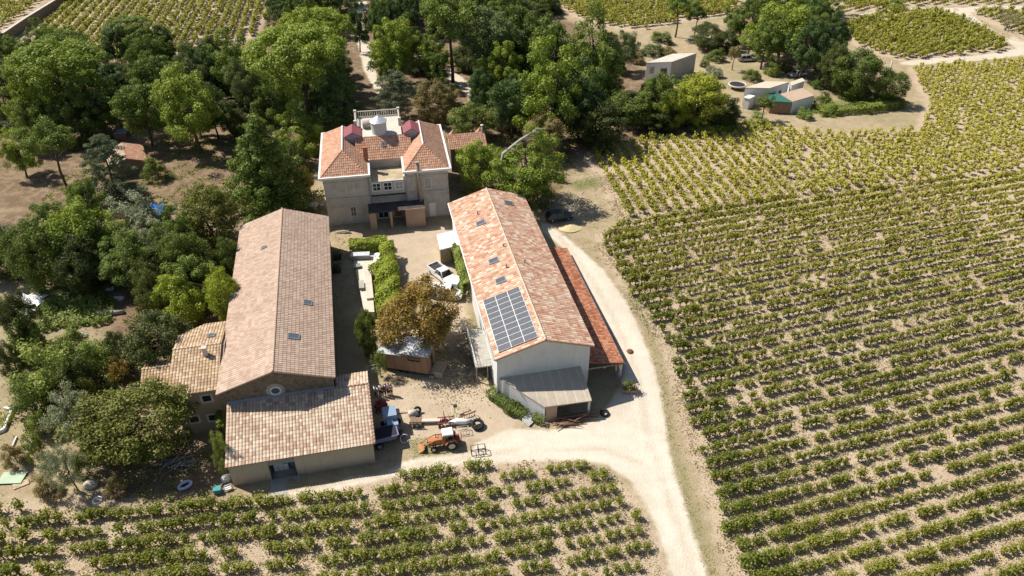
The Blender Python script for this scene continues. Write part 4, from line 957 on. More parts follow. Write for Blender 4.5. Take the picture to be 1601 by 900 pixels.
def tree(name, kind, mat, cx, top, wpx, base, label, cat='tree', group=None, h=None):
    """crown top at image column cx and row top, trunk foot on image row base"""
    if kind in ('round', 'loose') and base - top < 1.25 * wpx: base -= .10 * wpx
    if h is None:
        h = 2.
        for _ in range(300):
            P = at(cx, top, h + 2.2); z = float(tz(P[1])); P = at(cx, top, h + z)
            if proj(P[0], P[1], z)[1] >= base: break
            h += .1
    P = at(cx, top, h + 2.2); P = at(cx, top, h + float(tz(P[1]))); z = float(tz(P[1]))
    d = proj(P[0], P[1], z + h * .7)[2]; w = wpx * d / FPX
    k = {'bush': .86, 'umbrella': .93, 'fir': .9, 'cedar': .96}.get(kind, .90)
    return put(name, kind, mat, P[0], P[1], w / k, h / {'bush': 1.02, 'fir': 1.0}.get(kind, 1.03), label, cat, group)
T = [
 # left wood
 ('stone_pine', 'umbrella', 'pine', 196, 22, 74, 92, 'small umbrella pine standing alone in front of the far left vineyard'),
 ('stone_pine', 'umbrella', 'lightpine', 72, 56, 150, 205, 'broad umbrella pine nearest the boundary wall'),
 ('pine_tree', 'umbrella', 'pine', 88, 42, 84, 150, 'dark domed pine rising behind the broad umbrella pine'),
 ('pine_tree', 'pine', 'pine', 228, 74, 78, 180, 'dense pine just left of the tallest left-hand wood pines'),
 ('pine_tree', 'pine', 'lightpine', 275, 94, 112, 238, 'large layered pine in the middle of the left wood'),
 ('pine_tree', 'pine', 'greypine', 292, 68, 64, 165, 'grey green pine behind the large layered pine'),
 ('pine_tree', 'pine', 'pine', 352, 42, 70, 160, 'pine on the edge of the far left vineyard beside the umbrella pines'),
 ('slender_pine', 'tallpine', 'greypine', 375, 84, 60, 215, 'slender grey green pine with a thin see-through crown'),
 ('pine_tree', 'pine', 'pine', 205, 118, 90, 228, 'pine above the square dark patch in the left wood'),
 ('pine_tree', 'pine', 'lightpine', 18, 108, 72, 215, 'light green pine at the left picture edge below the wall'),
 ('pine_tree', 'pine', 'pine', 130, 122, 80, 215, 'dark pine between the broad umbrella pine and the forest shed'),
 ('pine_tree', 'tallpine', 'pine', 62, 186, 92, 302, 'pine with a bare leaning trunk over the dry bank'),
 ('pine_tree', 'pine', 'lightpine', 8, 196, 62, 275, 'low bright pine beside the pine with the leaning trunk'),
 ('cedar_tree', 'cedar', 'cedar', 150, 208, 84, 318, 'blue green cedar left of the forest shed'),
 ('shrub', 'bush', 'cedar', 190, 285, 70, 312, 'blue green shrub at the foot of the cedar'),
 ('shrub', 'bush', 'green', 236, 243, 38, 278, 'bright bush against the right wall of the forest shed'),
 ('stone_pine', 'umbrella', 'lightpine', 456, 30, 166, 215, 'huge bright umbrella pine behind the villa'),
 ('stone_pine', 'umbrella', 'lightpine', 484, 3, 122, 150, 'umbrella pine behind the huge bright one, by the avenue'),
 ('pine_tree', 'pine', 'pine', 415, 118, 66, 225, 'pine crown tucked under the huge umbrella pine on its left'),
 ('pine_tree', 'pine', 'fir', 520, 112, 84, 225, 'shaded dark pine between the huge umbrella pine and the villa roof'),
 ('pine_tree', 'pine', 'lightpine', 466, 162, 82, 248, 'bright young pine left of the villa'),
 ('shrub', 'bush', 'green', 425, 210, 46, 236, 'bush in the clearing left of the villa'),
 ('pine_tree', 'pine', 'fir', 552, -14, 46, 80, 'dark pine left of the avenue at the top of the picture'),
 ('fir_tree', 'fir', 'pine', 396, 182, 150, 326, 'tall dark conical fir beside the stone barn'),
 ('shrub', 'loose', 'gold', 470, 253, 40, 312, 'yellowing small tree between fir and villa'),
 ('shrub', 'bush', 'dark', 455, 222, 44, 268, 'dark bush behind the yellowing small tree'),
 # around the avenue
 ('pine_tree', 'pine', 'fir', 590, -8, 44, 100, 'dark pine right of the avenue at the top of the picture'),
 ('pine_tree', 'pine', 'lightpine', 612, 16, 82, 130, 'bright leaning pine right of the avenue'),
 ('pine_tree', 'pine', 'pine', 640, 22, 60, 108, 'pine behind the bright leaning one right of the avenue'),
 ('pine_tree', 'pine', 'lightpine', 606, 52, 66, 138, 'low bright pine crown at the edge of the avenue'),
 ('tall_pine', 'tallpine', 'pine', 698, -28, 112, 128, 'tallest pine with a long bare trunk by the side path'),
 ('cedar_tree', 'cedar', 'cedar', 614, 108, 76, 182, 'flat topped blue cedar behind the villa roof terrace'),
 ('shrub', 'round', 'brown', 682, 120, 74, 196, 'brownish round tree beside the side path'),
 ('oak_tree', 'round', 'green', 737, 158, 78, 226, 'round green oak behind the tiled outbuilding'),
 ('shrub', 'bush', 'olive', 792, 168, 40, 204, 'pale shrub right of the round green oak'),
 ('oak_tree', 'round', 'dark', 726, 68, 48, 112, 'small dark round tree by the side path vineyard'),
 ('pine_tree', 'pine', 'greypine', 764, -6, 100, 132, 'large grey green pine right of the tallest pine'),
 ('pine_tree', 'pine', 'lightpine', 782, 56, 62, 150, 'bright pine below the large grey green pine'),
 ('pine_tree', 'pine', 'pine', 752, 96, 44, 160, 'small pine on the right bank of the side path'),
 ('pine_tree', 'pine', 'lightpine', 866, 56, 124, 222, 'broad bright pine in the middle of the right wood'),
 ('pine_tree', 'pine', 'pine', 818, -6, 84, 120, 'pine at the top of the right wood left of the far plot'),
 ('pine_tree', 'pine', 'pine', 868, 12, 78, 150, 'pine between the broad bright pine and the far plot'),
 ('pine_tree', 'pine', 'pine', 938, 8, 104, 165, 'tall dark pine at the right end of the wood facing the far plot'),
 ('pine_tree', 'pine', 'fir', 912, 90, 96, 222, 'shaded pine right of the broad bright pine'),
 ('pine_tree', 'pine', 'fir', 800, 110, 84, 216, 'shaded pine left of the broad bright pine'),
 ('pine_tree', 'pine', 'greypine', 980, 40, 54, 112, 'thin grey green pine left of the plain white block'),
 ('oak_tree', 'round', 'brown', 852, 168, 74, 250, 'brownish olive coloured tree over the leaning dead trunk'),
 ('oak_tree', 'round', 'dark', 935, 150, 94, 238, 'dark tree at the corner of the upper right plot'),
 ('oak_tree', 'round', 'green', 1003, 134, 96, 204, 'broad green tree in front of the plain white block'),
 ('shrub', 'round', 'green', 955, 116, 48, 165, 'grey green bush left of the plain white block'),
 ('lime_tree', 'round', 'lime', 1098, 108, 98, 205, 'bright yellow green tree right of the plain white block'),
 ('lime_tree', 'round', 'lime', 1062, 126, 56, 200, 'lower yellow green tree hiding the foot of the plain white block'),
 ('oak_tree', 'round', 'dark', 1130, 150, 64, 208, 'dark green tree at the edge of the upper right plot'),
 # far right
 ('pine_tree', 'tallpine', 'pine', 1066, -10, 56, 58, 'pine with a visible trunk at the edge of the far plot'),
 ('pine_tree', 'tallpine', 'pine', 1094, 2, 34, 62, 'thinner pine right beside the pine with a visible trunk'),
 ('oak_tree', 'round', 'dark', 1112, 36, 62, 82, 'dark round tree behind the farmhouse drive'),
 ('oak_tree', 'round', 'dark', 1140, 42, 44, 84, 'dark round tree next along from the one behind the farmhouse drive'),
 ('pine_tree', 'pine', 'pine', 1168, -10, 54, 70, 'dark pine left of the two big farmhouse pines'),
 ('pine_tree', 'pine', 'lightpine', 1240, -16, 112, 100, 'biggest pine above the farmhouse'),
 ('pine_tree', 'pine', 'pine', 1208, 22, 62, 108, 'pine with a pale trunk directly above the farmhouse'),
 ('pine_tree', 'pine', 'fir', 1275, 22, 74, 122, 'shaded pine right of the biggest farmhouse pine'),
 ('pine_tree', 'tallpine', 'pine', 1306, -24, 70, 26, 'lone pine at the head of the far right track'),
 ('oak_tree', 'round', 'green', 1352, 70, 92, 158, 'broad green tree behind the leaning pole'),
 ('oak_tree', 'round', 'dark', 1312, 62, 56, 138, 'dark tree left of the broad green tree behind the pole'),
 ('oak_tree', 'round', 'green', 1398, 102, 58, 168, 'round green tree right of the leaning pole'),
 ('oak_tree', 'round', 'green', 1330, 96, 50, 150, 'low green tree in front of the dark tree near the pole'),
 ('shrub', 'bush', 'dark', 1362, 138, 34, 164, 'dark bush just left of the foot of the leaning pole'),
 ('shrub', 'bush', 'green', 1398, 144, 36, 166, 'green bush just right of the foot of the leaning pole'),
 ('small_tree', 'sapling', 'green', 1200, 145, 40, 188, 'small green tree in front of the white farmhouse wall'),
 ('small_tree', 'sapling', 'brown', 1152, 68, 24, 109, 'small reddish brown tree in the farmhouse yard'),
 ('small_tree', 'umbrella', 'lightpine', 1176, 55, 42, 88, 'small bright umbrella-shaped tree in the farmhouse yard'),
 ('shrub', 'bush', 'weed', 1213, 90, 28, 117, 'spiky light green shrub left of the silver car'),
 ('shrub', 'bush', 'green', 1178, 106, 32, 124, 'low bushes behind the farmhouse roof'),
 ('shrub', 'bush', 'green', 1295, 142, 32, 168, 'bush right of the terracotta terrace'),
 ('shrub', 'bush', 'weed', 1262, 168, 26, 184, 'weedy bush below the terracotta terrace'),
 ('shrub', 'bush', 'green', 1104, 88, 20, 104, 'small bush right of the plain white block'),
 ('shrub', 'bush', 'greypine', 1022, 66, 40, 84, 'grey scrub behind the plain white block'),
 ('shrub', 'bush', 'brown', 1048, 72, 30, 86, 'dry scrub behind the roof of the plain white block'),
 ('shrub', 'bush', 'green', 1035, 46, 34, 66, 'bush at the lower edge of the far plot'),
 ('shrub', 'bush', 'weed', 1404, 0, 36, 14, 'bright green bush on the far right track edge'),
 # villa and barns
 ('pine_tree', 'round', 'lightpine', 748, 214, 78, 305, 'rounded bright pine against the tiled outbuilding'),
 ('pine_tree', 'pine', 'lightpine', 826, 205, 118, 322, 'bright spreading pine behind the white building'),
 ('shrub', 'bush', 'dark', 792, 276, 60, 318, 'dark undergrowth behind the roof of the white building'),
 ('shrub', 'bush', 'green', 842, 268, 46, 318, 'grey bush under the bright spreading pine'),
 ('shrub', 'bush', 'lime', 876, 268, 14, 282, 'small yellow bush on the dry verge'),
 ('turning_tree', 'round', 'gold', 648, 438, 134, 556, 'large golden brown tree turning in the yard'),
 ('small_tree', 'round', 'green', 568, 480, 44, 552, 'small green tree in the alley beside the golden tree'),
 ('shrub', 'loose', 'weed', 590, 546, 26, 590, 'light shrub at the left end of the wooden cabin'),
 # left garden
 ('oak_tree', 'round', 'oak', 308, 284, 104, 392, 'olive brown round tree left of the stone barn'),
 ('olive_tree', 'loose', 'olive', 192, 308, 108, 395, 'silvery tree left of the blue tarpaulin'),
 ('olive_tree', 'loose', 'olive', 228, 336, 74, 408, 'second silvery tree in front of the blue tarpaulin'),
 ('pine_tree', 'round', 'lightpine', 98, 308, 108, 425, 'bright green dome shaped pine in the left garden'),
 ('oak_tree', 'round', 'green', 34, 338, 108, 455, 'green tree left of the bright dome shaped pine'),
 ('oak_tree', 'round', 'dark', 110, 372, 80, 462, 'dark tree in the shade of the bright dome shaped pine'),
 ('oak_tree', 'round', 'green', 276, 352, 76, 450, 'dense green tree below the olive brown one'),
 ('oak_tree', 'round', 'green', 342, 368, 50, 440, 'green tree touching the stone barn roof'),
 ('oak_tree', 'loose', 'green', 206, 396, 66, 468, 'loose green tree above the wild garden'),
 ('oak_tree', 'loose', 'oak', 222, 412, 66, 500, 'brownish green tree in the middle of the left garden'),
 ('lime_tree', 'round', 'hedge', 270, 430, 76, 516, 'bright green tree by the bend of the stone barn'),
 ('lime_tree', 'round', 'hedge', 334, 412, 64, 512, 'bright green tree against the stone barn wall'),
 ('oak_tree', 'round', 'dark', 228, 484, 118, 592, 'large dark tree behind the ochre house'),
 ('shrub', 'round', 'dark', 178, 520, 56, 588, 'dark bush left of the large dark tree'),
 ('oak_tree', 'round', 'dark', 4, 448, 58, 548, 'dark tree at the left picture edge'),
 ('shrub', 'round', 'dark', 2, 530, 44, 592, 'dark bush at the left picture edge below the dark tree'),
 ('shrub', 'bush', 'weed', 60, 540, 110, 632, 'tangle of yellow green shrubs in the lower left garden'),
 ('shrub', 'bush', 'dark', 104, 550, 70, 622, 'dark shrub in the tangle of the lower left garden'),
 ('shrub', 'bush', 'weed', 132, 524, 80, 600, 'fresh green shrub above the golden sapling'),
 ('shrub', 'bush', 'green', 28, 590, 70, 652, 'green shrub by the white edged bed'),
 ('small_tree', 'sapling', 'gold', 176, 560, 54, 616, 'golden sapling left of the ochre house'),
 ('shrub', 'bush', 'oak', 136, 592, 44, 634, 'dry yellow bush below the golden sapling'),
 ('olive_tree', 'loose', 'olive', 94, 610, 92, 705, 'silvery olive tree left of the big olive brown tree'),
 ('olive_tree', 'loose', 'olive', 80, 690, 60, 768, 'small olive tree near the green sheet'),
 ('shrub', 'bush', 'weed', 48, 640, 40, 680, 'weedy bush inside the garden beds'),
 ('oak_tree', 'round', 'oak', 188, 612, 176, 728, 'big olive brown tree at the front left'),
 ('shrub', 'bush', 'green', 1120, 74, 30, 94, 'round bush behind the plain white block, right of its roof'),
 ('shrub', 'bush', 'olive', 1118, 100, 26, 120, 'pale bush on the path right of the bright yellow green tree'),
 ('shrub', 'bush', 'greypine', 985, 62, 34, 84, 'grey bush on the dry bank left of the plain white block'),
 ('shrub', 'bush', 'brown', 998, 80, 26, 98, 'dry brush against the left end of the plain white block'),
 ('shrub', 'bush', 'green', 960, 84, 44, 112, 'green bush at the wood edge facing the plain white block'),
 ('shrub', 'bush', 'weed', 1140, 158, 36, 182, 'weedy scrub left of the small white garden hut'),
 ('shrub', 'bush', 'weed', 1190, 178, 40, 196, 'low weeds in front of the small green tree'),
 ('shrub', 'bush', 'green', 1282, 120, 26, 136, 'bush on the drive right of the silver car'),
 ('shrub', 'bush', 'weed', 1300, 160, 34, 178, 'weedy bush at the left end of the weedy hedge'),
 ('shrub', 'bush', 'green', 1232, 96, 24, 110, 'small bush between the spiky shrub and the silver car'),
 ('shrub', 'bush', 'weed', 22, 500, 60, 560, 'yellow green shrub below the white plastic sheets'),
 ('shrub', 'bush', 'weed', 96, 515, 60, 560, 'light green shrub below the vegetable patch'),
 ('shrub', 'bush', 'brown', 8, 690, 36, 722, 'dry brown weeds at the left edge below the corner bed'),
 ('shrub', 'bush', 'weed', 36, 672, 26, 716, 'weeds growing between the two white board edgings'),
 ('shrub', 'bush', 'brown', 60, 742, 44, 772, 'dry grass clump on the bank by the pale green sheet'),
 ('shrub', 'bush', 'green', 118, 700, 40, 742, 'green bush in the gap between the two olives and the big front tree'),
 ('shrub', 'bush', 'brown', 170, 742, 30, 772, 'dry bush beside the round pale boulder'),
 ('shrub', 'bush', 'brown', 252, 590, 30, 622, 'dry bush below the low wing of the ochre house'),
 ('small_tree', 'loose', 'weed', 336, 668, 40, 735, 'small light tree at the left corner of the front barn'),
]
for r_ in T:
    tree(*r_[:7], r_[7], {'shrub': 'shrub'}.get(r_[0], 'tree'))
rng = np.random.default_rng(2024)
# the rest of the wood: pines and oaks packed between the ones above
def clear(X, Y, m=2.):
    x, y = np.array([X]), np.array([Y])
    for P in (AVENUE, AVENUE2, TRACK, YARD, V_TC2, V_UPPER, V_TL, V_TC): 
        if sdist(x, y, P)[0] < m: return False
    for o_, a_, w_, l_ in ((VO, VA, SW, VD), (LO, LA, 12, 34)):
        q = loc(o_, a_, (X, Y))
        if -3 < q[0] < w_ + 3 and -9 < q[1] < l_ + 4: return False
    return True
FILL = [((575, 60), (590, -20), (640, -40), (880, -40), (870, 20), (760, 60)), ((425, 60), (440, -40), (548, -40), (545, 60)), ((0, 110), (60, 95), (330, 90), (440, 120), (540, 90), (540, 175), (500, 215), (300, 220), (60, 240), (0, 220)), ((600, 60), (760, 60), (990, 130), (1120, 190), (1000, 212), (760, 200), (640, 160)), ((180, 360), (350, 380), (350, 500), (240, 520), (130, 440), (0, 440), (0, 360)), ((1170, 30), (1300, 40), (1310, 110), (1230, 95))]
fx = []
for P in FILL:
    W_ = GP(*P); lo, hi = W_.min(0), W_.max(0); area = (hi[0] - lo[0]) * (hi[1] - lo[1])
    for k in range(int(area / 9)):
        x, y = rng.uniform(lo[0], hi[0]), rng.uniform(lo[1], hi[1])
        if sdist(np.array([x]), np.array([y]), W_)[0] > 0 or not clear(x, y, 3) or any((x - a) ** 2 + (y - b) ** 2 < 11.5 for a, b in fx): continue
        px, py, _ = proj(x, y, 2.)
        if (940 < px < 1120 and py < 175) or (170 < px < 300 and 195 < py < 310) or (395 < px < 470 and 195 < py < 260) or (560 < px < 680 and 120 < py < 190): continue
        fx.append((x, y)); k_ = rng.uniform()
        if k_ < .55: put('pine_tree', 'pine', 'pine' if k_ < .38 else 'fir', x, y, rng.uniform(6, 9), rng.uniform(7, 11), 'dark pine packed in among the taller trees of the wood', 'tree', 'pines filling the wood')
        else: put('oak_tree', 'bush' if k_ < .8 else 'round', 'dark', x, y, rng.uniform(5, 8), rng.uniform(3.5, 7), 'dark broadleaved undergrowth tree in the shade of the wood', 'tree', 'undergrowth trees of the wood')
# leaning dead trunk and a bare tree
a, b = Vector((*ag(788, 300), float(tz(110)))), None
bt = Vector((*at(838, 203, 15.), 15.)); lo = Vector((*at(787, 240, 11.2), 11.2))
dt = empty('dead_tree', (lo.x - .5, lo.y + 1.6, float(tz(lo.y))), 0, 'bleached bare trunk leaning over the bright pines right of the villa', 'dead tree')
o = Vector(dt.location)
mb = MB().tube([(0, 0, -.3), (-.1, -.3, 5.5), lo - o, lo.lerp(bt, .5) - o + Vector((0, 0, .25)), bt - o], [.34, .29, .25, .2, .12], 7); mb.build('trunk', M['dead_wood'], dt)
mb = MB(); rg = np.random.default_rng(3)
for k in range(12):
    t = .12 + .08 * k; p = lo.lerp(bt, min(t, .98)) - o + Vector((0, 0, .2)); e = p + Vector((rg.uniform(-.4, 1.6), rg.uniform(-.8, .8), rg.uniform(-1.1, 1.)))
    mb.tube([p, p.lerp(e, .5) + Vector((0, 0, .12)), e], [.09, .06, .03], 5, cap=False)
mb.build('branch', M['dead_wood'], dt)
p = g3(1571, 47); bt_ = empty('bare_tree', p, 0, 'leafless grey tree beside the far right track bend', 'tree')
mb = MB(); mb.tube([(0, 0, -.1), (.1, 0, 1.3)], [.3, .24], 7); rg = np.random.default_rng(9)
def br(a, d, ln, r_, n_):
    e = a + d * ln; mb.tube([a, a.lerp(e, .5) + Vector((0, 0, .08)), e], [r_, r_ * .75, r_ * .5], 4, cap=False)
    if n_ > 0:
        for _ in range(3 if n_ > 1 else 4):
            q = (d + Vector((rg.normal(), rg.normal(), rg.normal() * .5 + .15)) * .62).normalized(); br(e, q, ln * rg.uniform(.6, .85), r_ * .55, n_ - 1)
for k in range(6):
    a = k * 1.05; br(Vector((.1, 0, 1.2)), Vector((math.cos(a), math.sin(a), .8)).normalized(), 1.5, .13, 3)
mb.build('crown', plain('grey_twigs', (.26, .21, .18), .9, .2), bt_)
# hedges: clipped leaf masses built as real volumes
def hedge(name, runs, label, mat, dens=60, size=.2, cat='hedge'):
    """runs = list of (point a, point b, width, height) in ground coordinates"""
    o = Vector((*runs[0][0], float(tz(runs[0][0][1])))); rg = np.random.default_rng(len(name) + len(runs)); cs, ns = [], []
    for a, b, w, h in runs:
        a, b = np.array(a), np.array(b); ln = np.linalg.norm(b - a); e = (b - a) / ln; pe = np.array([-e[1], e[0]]); n = int(2.1 * dens * (ln * (w + 2 * h) + w * h))
        u = rg.uniform(-w * .3, ln + w * .3, n); ph = rg.uniform(-1.25, 1.25, n) * math.pi / 2
        sx = np.clip(np.sin(ph) * 1.25, -1, 1) * w / 2; szz = np.where(np.abs(ph) < 1.2, h * (1 - .12 * np.abs(np.sin(ph)) ** 3), rg.uniform(.05, .9, n) * h)
        bump = 1 + .10 * np.sin(u * 2.1 + 1) + .07 * np.cos(u * 5.3 + sx * 3); sx = sx * bump; szz = szz * (1 - .05 + .07 * np.sin(u * 1.7 + sx * 2)) + rg.normal(size=n) * .07
        x = a[0] + e[0] * u + pe[0] * sx - o.x + rg.normal(size=n) * .06; y = a[1] + e[1] * u + pe[1] * sx - o.y + rg.normal(size=n) * .06
        cs.append(np.stack([x, y, szz + tz(y + o.y) - o.z], 1)); nn = np.stack([pe[0] * np.sin(ph), pe[1] * np.sin(ph), np.maximum(np.cos(ph), 0) + .2], 1); ns.append(unit(nn + rg.normal(size=(n, 3)) * .45))
    c = np.vstack(cs); V, Q = leaves(c, np.vstack(ns), rg.uniform(.7, 1.3, len(c)) * size, rg, .7)
    ob_ = link(name, np_mesh(name, V, Q, LEAF[mat], rg.uniform(0, 1, len(c))), None, o); tag(ob_, label, cat); return ob_
hedge('hedge', [(ag(549, 377, 1.8), ag(600, 371, 1.8), 1.3, 1.8), (ag(604, 380, 2.4), ag(605, 412, 2.8), 1.7, 2.6), (ag(604, 415, 3), ag(606, 470, 3.1), 2.7, 3.2), (ag(584, 417, 1.8), ag(592, 412, 1.8), 1.2, 1.8)], 'tall clipped bright green hedge in an L around the courtyard terrace', 'hedge', 70, .24)
hedge('bush_row', [(ag(772, 612, .6), ag(800, 636, .6), 1.5, 1.1), (ag(800, 636, .6), ag(818, 645, .6), 1.2, .9)], 'row of low green bushes along the white side wall of the lean-to', 'green', 60, .2, 'bushes')
hedge('low_bush', [(ag(838, 650, .5), ag(848, 654, .5), 1.1, .8)], 'single low bush at the corner of the lean-to', 'green', 60, .2, 'bush')
hedge('creeper', [(ag(716, 398, 1.8), ag(728, 450, 1.8), .9, 3.0)], 'green climbing plant on the left wall of the white building', 'weed', 45, .24, 'climber')
hedge('creeper', [(ag(708, 388, 1.8), ag(712, 395, 1.8), .8, 2.6)], 'climbing plant in the gap beside the white canopy', 'green', 45, .24, 'climber')
hedge('weed_hedge', [(ag(1285, 175, .5), ag(1350, 170, .5), 2.2, 1.3), (ag(1350, 170, .5), ag(1405, 162, .5), 2.6, 1.5)], 'weedy hedge below the leaning pole', 'weed', 30, .32)
hedge('shrub_row', [(ag(1085, 205, .6), ag(1150, 196, .6), 2.2, 1.2)], 'ragged scrub along the top edge of the upper right plot', 'weed', 28, .32, 'shrubs')
hedge('vegetable_patch', [(ag(75, 495, .4), ag(160, 485, .4), 4.5, .7), (ag(85, 470, .4), ag(150, 466, .4), 4., .8)], 'leafy green vegetable patch in the wild left garden', 'weed', 26, .32, 'vegetable patch')
hedge('vegetable_bed', [(ag(0, 660, .4), ag(10, 650, .4), 1.6, .6)], 'bright green plants inside the white edged corner bed', 'lime', 40, .2, 'plants')
hedge('creeper', [(ag(352, 690, .6), ag(348, 668, .6), .5, 3.2)], 'creeper climbing the left end wall of the front barn', 'green', 40, .2, 'climber')

# ------------------------------------------------------------------ vehicles
def loft(mb, secs, mi=0, close=True):
    """secs = list of (x, [(y, z), ...] half outline from bottom to top); mirrored and skinned"""
    rings = []
    for x, h in secs:
        ring = [(x, y, z) for y, z in h] + [(x, -y, z) for y, z in reversed(h)]; rings.append(ring)
    n = len(rings[0]); vs = [v for r in rings for v in r]; fs = []
    for i in range(len(rings) - 1):
        fs += [(i * n + k, i * n + (k + 1) % n, (i + 1) * n + (k + 1) % n, (i + 1) * n + k) for k in range(n)]
    if close: fs += [tuple(range(n))[::-1], tuple(range((len(rings) - 1) * n, len(rings) * n))]
    return mb.add(vs, fs, mi)
def wheel(root, x, y, r, w, rimc='grey_metal'):
    t = MB().tube([(x, y - w / 2, r), (x, y - w * .36, r), (x, y + w * .36, r), (x, y + w / 2, r)], [r * .88, r, r, r * .88], 20, smooth=False).build('wheel', M['rubber'], root)
    s = math.copysign(1, y); MB().tube([(x, y + s * w * .3, r), (x, y + s * (w / 2 + .015), r), (x, y + s * (w / 2 + .03), r)], [r * .6, r * .6, r * .22], 14, smooth=False).build('rim', M[rimc], t)
    return t
def car(P, rz, paint, kind, label, cat='car', group=None):
    X, Y = P; r = empty({'pickup': 'pickup_truck', 'van': 'panel_van'}.get(kind, 'parked_car'), (X, Y, float(tz(Y))), rz, label, cat, group)
    L, W = {'pickup': (5.1, 1.8), 'van': (4.3, 1.75), 'hatch': (4.1, 1.74)}[kind]; h, w = L / 2, W / 2
    def lower(x, ww, zb, zt): return (x, [(ww * .86, zb), (ww, zb + .14), (ww * 1.0, zb + (zt - zb) * .6), (ww * .93, zt - .03), (ww * .8, zt)])
    b = MB()
    belt = .95
    loft(b, [lower(-h, w * .8, .42, .80), lower(-h + .10, w * .95, .28, belt - .04), lower(-h + .9, w, .22, belt), lower(.3, w, .2, belt), lower(h - 1.25, w, .2, .93 if kind != 'van' else .98), lower(h - .35, w * .95, .24, .80), lower(h - .05, w * .82, .32, .66), lower(h, w * .74, .4, .58)])
    b.build('body', M[paint], r)
    c0, c1, c2, c3, zr = {'hatch': (-h + .12, -h + .62, .35, h - 1.2, 1.46), 'van': (-h + .06, -h + .2, .62, h - 1.1, 1.80), 'pickup': (-.55, -.4, .62, h - 1.35, 1.62)}[kind]
    def cab(x, ww, z): return (x, [(w * .92, belt - .06), (ww, z)])
    g = MB(); g.hexa([(c0, -w * .92, belt - .04), (c3, -w * .92, belt - .04), (c3, w * .92, belt - .04), (c0, w * .92, belt - .04)], [(c1, -w * .74, zr - .05), (c2, -w * .74, zr - .05), (c2, w * .74, zr - .05), (c1, w * .74, zr - .05)])
    g.build('window', M['dark_glass'], r)
    t = MB(); t.hexa([(c1 - .05, -w * .77, zr - .055), (c2 + .06, -w * .76, zr - .055), (c2 + .06, w * .76, zr - .055), (c1 - .05, w * .77, zr - .055)], [(c1 + .08, -w * .68, zr + .02), (c2 - .12, -w * .68, zr + .02), (c2 - .12, w * .68, zr + .02), (c1 + .08, w * .68, zr + .02)])
    for s in (-1, 1):
        mids = [(c0 + .5, c1 + .42)] if kind == 'pickup' else [((c0 + c3) / 2, (c1 + c2) / 2)]
        for (xa, xb), rd in [((c0, c1), .06), ((c3, c2), .05)] + [(m_, .05) for m_ in mids]:
            t.tube([(xa, s * w * .925, belt - .05), (xb, s * w * .75, zr - .03)], rd, 5)
        if kind == 'van': t.hexa([(c0 + .02, s * w * .915, belt - .03), (.1, s * w * .915, belt - .03), (.1, s * w * .95, belt - .03), (c0 + .02, s * w * .95, belt - .03)], [(c1, s * w * .73, zr - .04), (.05, s * w * .73, zr - .04), (.05, s * w * .77, zr - .04), (c1, s * w * .77, zr - .04)])
    if kind == 'van': t.hexa([(c0 - .02, -w * .85, belt), (c0 - .02, w * .85, belt), (c0 + .03, w * .85, belt), (c0 + .03, -w * .85, belt)], [(c1 - .03, -w * .72, zr - .05), (c1 - .03, w * .72, zr - .05), (c1 + .02, w * .72, zr - .05), (c1 + .02, -w * .72, zr - .05)])
    t.build('roof', M[paint], r)
    if kind == 'pickup':
        d = MB(); x0, x1 = -h + .06, -.62
        for s in (-1, 1): d.box(x0, x1, s * w * .96 - .05, s * w * .96 + .05, .7, 1.22)
        d.box(x0, x0 + .08, -w * .9, w * .9, .7, 1.2); d.box(x1 - .06, x1, -w * .9, w * .9, .7, 1.24); d.build('bed', M[paint], r)
        MB().box(x0 + .09, x1 - .07, -w * .89, w * .89, .954, .985).build('bed_floor', M['dark_metal'], r)
    for x in (-h + .78, h - .82):
        for s in (-1, 1): wheel(r, x, s * (w - .1), .32, .2)
    for s in (-1, 1):
        MB().box(h - .16, h - .03, s * w * .62 - .16, s * w * .62 + .16, .60, .73).build('headlight', M['lamp_clear'], r)
        MB().box(-h - .01, -h + .12, s * w * .72 - .1, s * w * .72 + .1, .62, .92 if kind != 'pickup' else .8).build('tail_lamp', M['lamp_red'], r)
        MB().box(c3 - .25, c3 - .1, s * (w + .02) - .07, s * (w + .02) + .07, .96, 1.09).build('mirror', M['dark_metal'], r)
    MB().box(h - .12, h + .03, -w * .7, w * .7, .34, .5).build('bumper', M['dark_metal'], r)
    MB().box(-h - .04, -h + .1, -w * .75, w * .75, .38, .54).build('bumper', M['dark_metal'], r)
    return r
def head(a, b): return math.atan2(b[1] - a[1], b[0] - a[0])
def mid(a, b): return ((a[0] + b[0]) / 2, (a[1] + b[1]) / 2)
a, b = ag(674, 411, .9), ag(711, 444, .6); car(mid(a, b), head(a, b), 'car_white', 'pickup', 'white pickup truck with a dark open bed parked in the yard', 'pickup')
a, b = ag(677, 456, .6), ag(720, 461, .5); car(mid(a, b), head(a, b), 'car_white', 'van', 'white van half under the golden tree', 'van')
a, b = ag(860, 341, .4), ag(888, 337, .4); car(mid(a, b), head(a, b), 'car_dark', 'hatch', 'dark car in the tree shade behind the white building')
a, b = ag(1260, 114, .5), ag(1232, 117.5, .5); car(mid(a, b), head(a, b), 'car_silver', 'hatch', 'silver car parked behind the farmhouse')
a, b = ag(1203, 76, .5), ag(1188, 78, .5); car(mid(a, b), head(a, b), 'car_white', 'hatch', 'white car in the shade beyond the bright umbrella-shaped tree')
a, b = ag(1160, 92, .5), ag(1175, 91, .5); car(mid(a, b), head(a, b), 'car_silver', 'hatch', 'grey vehicle behind the small reddish brown tree')
p = g3(714, 449); t = empty('covered_trailer', p, 1.2, 'small white covered trailer between the pickup and the climbing plant', 'trailer')
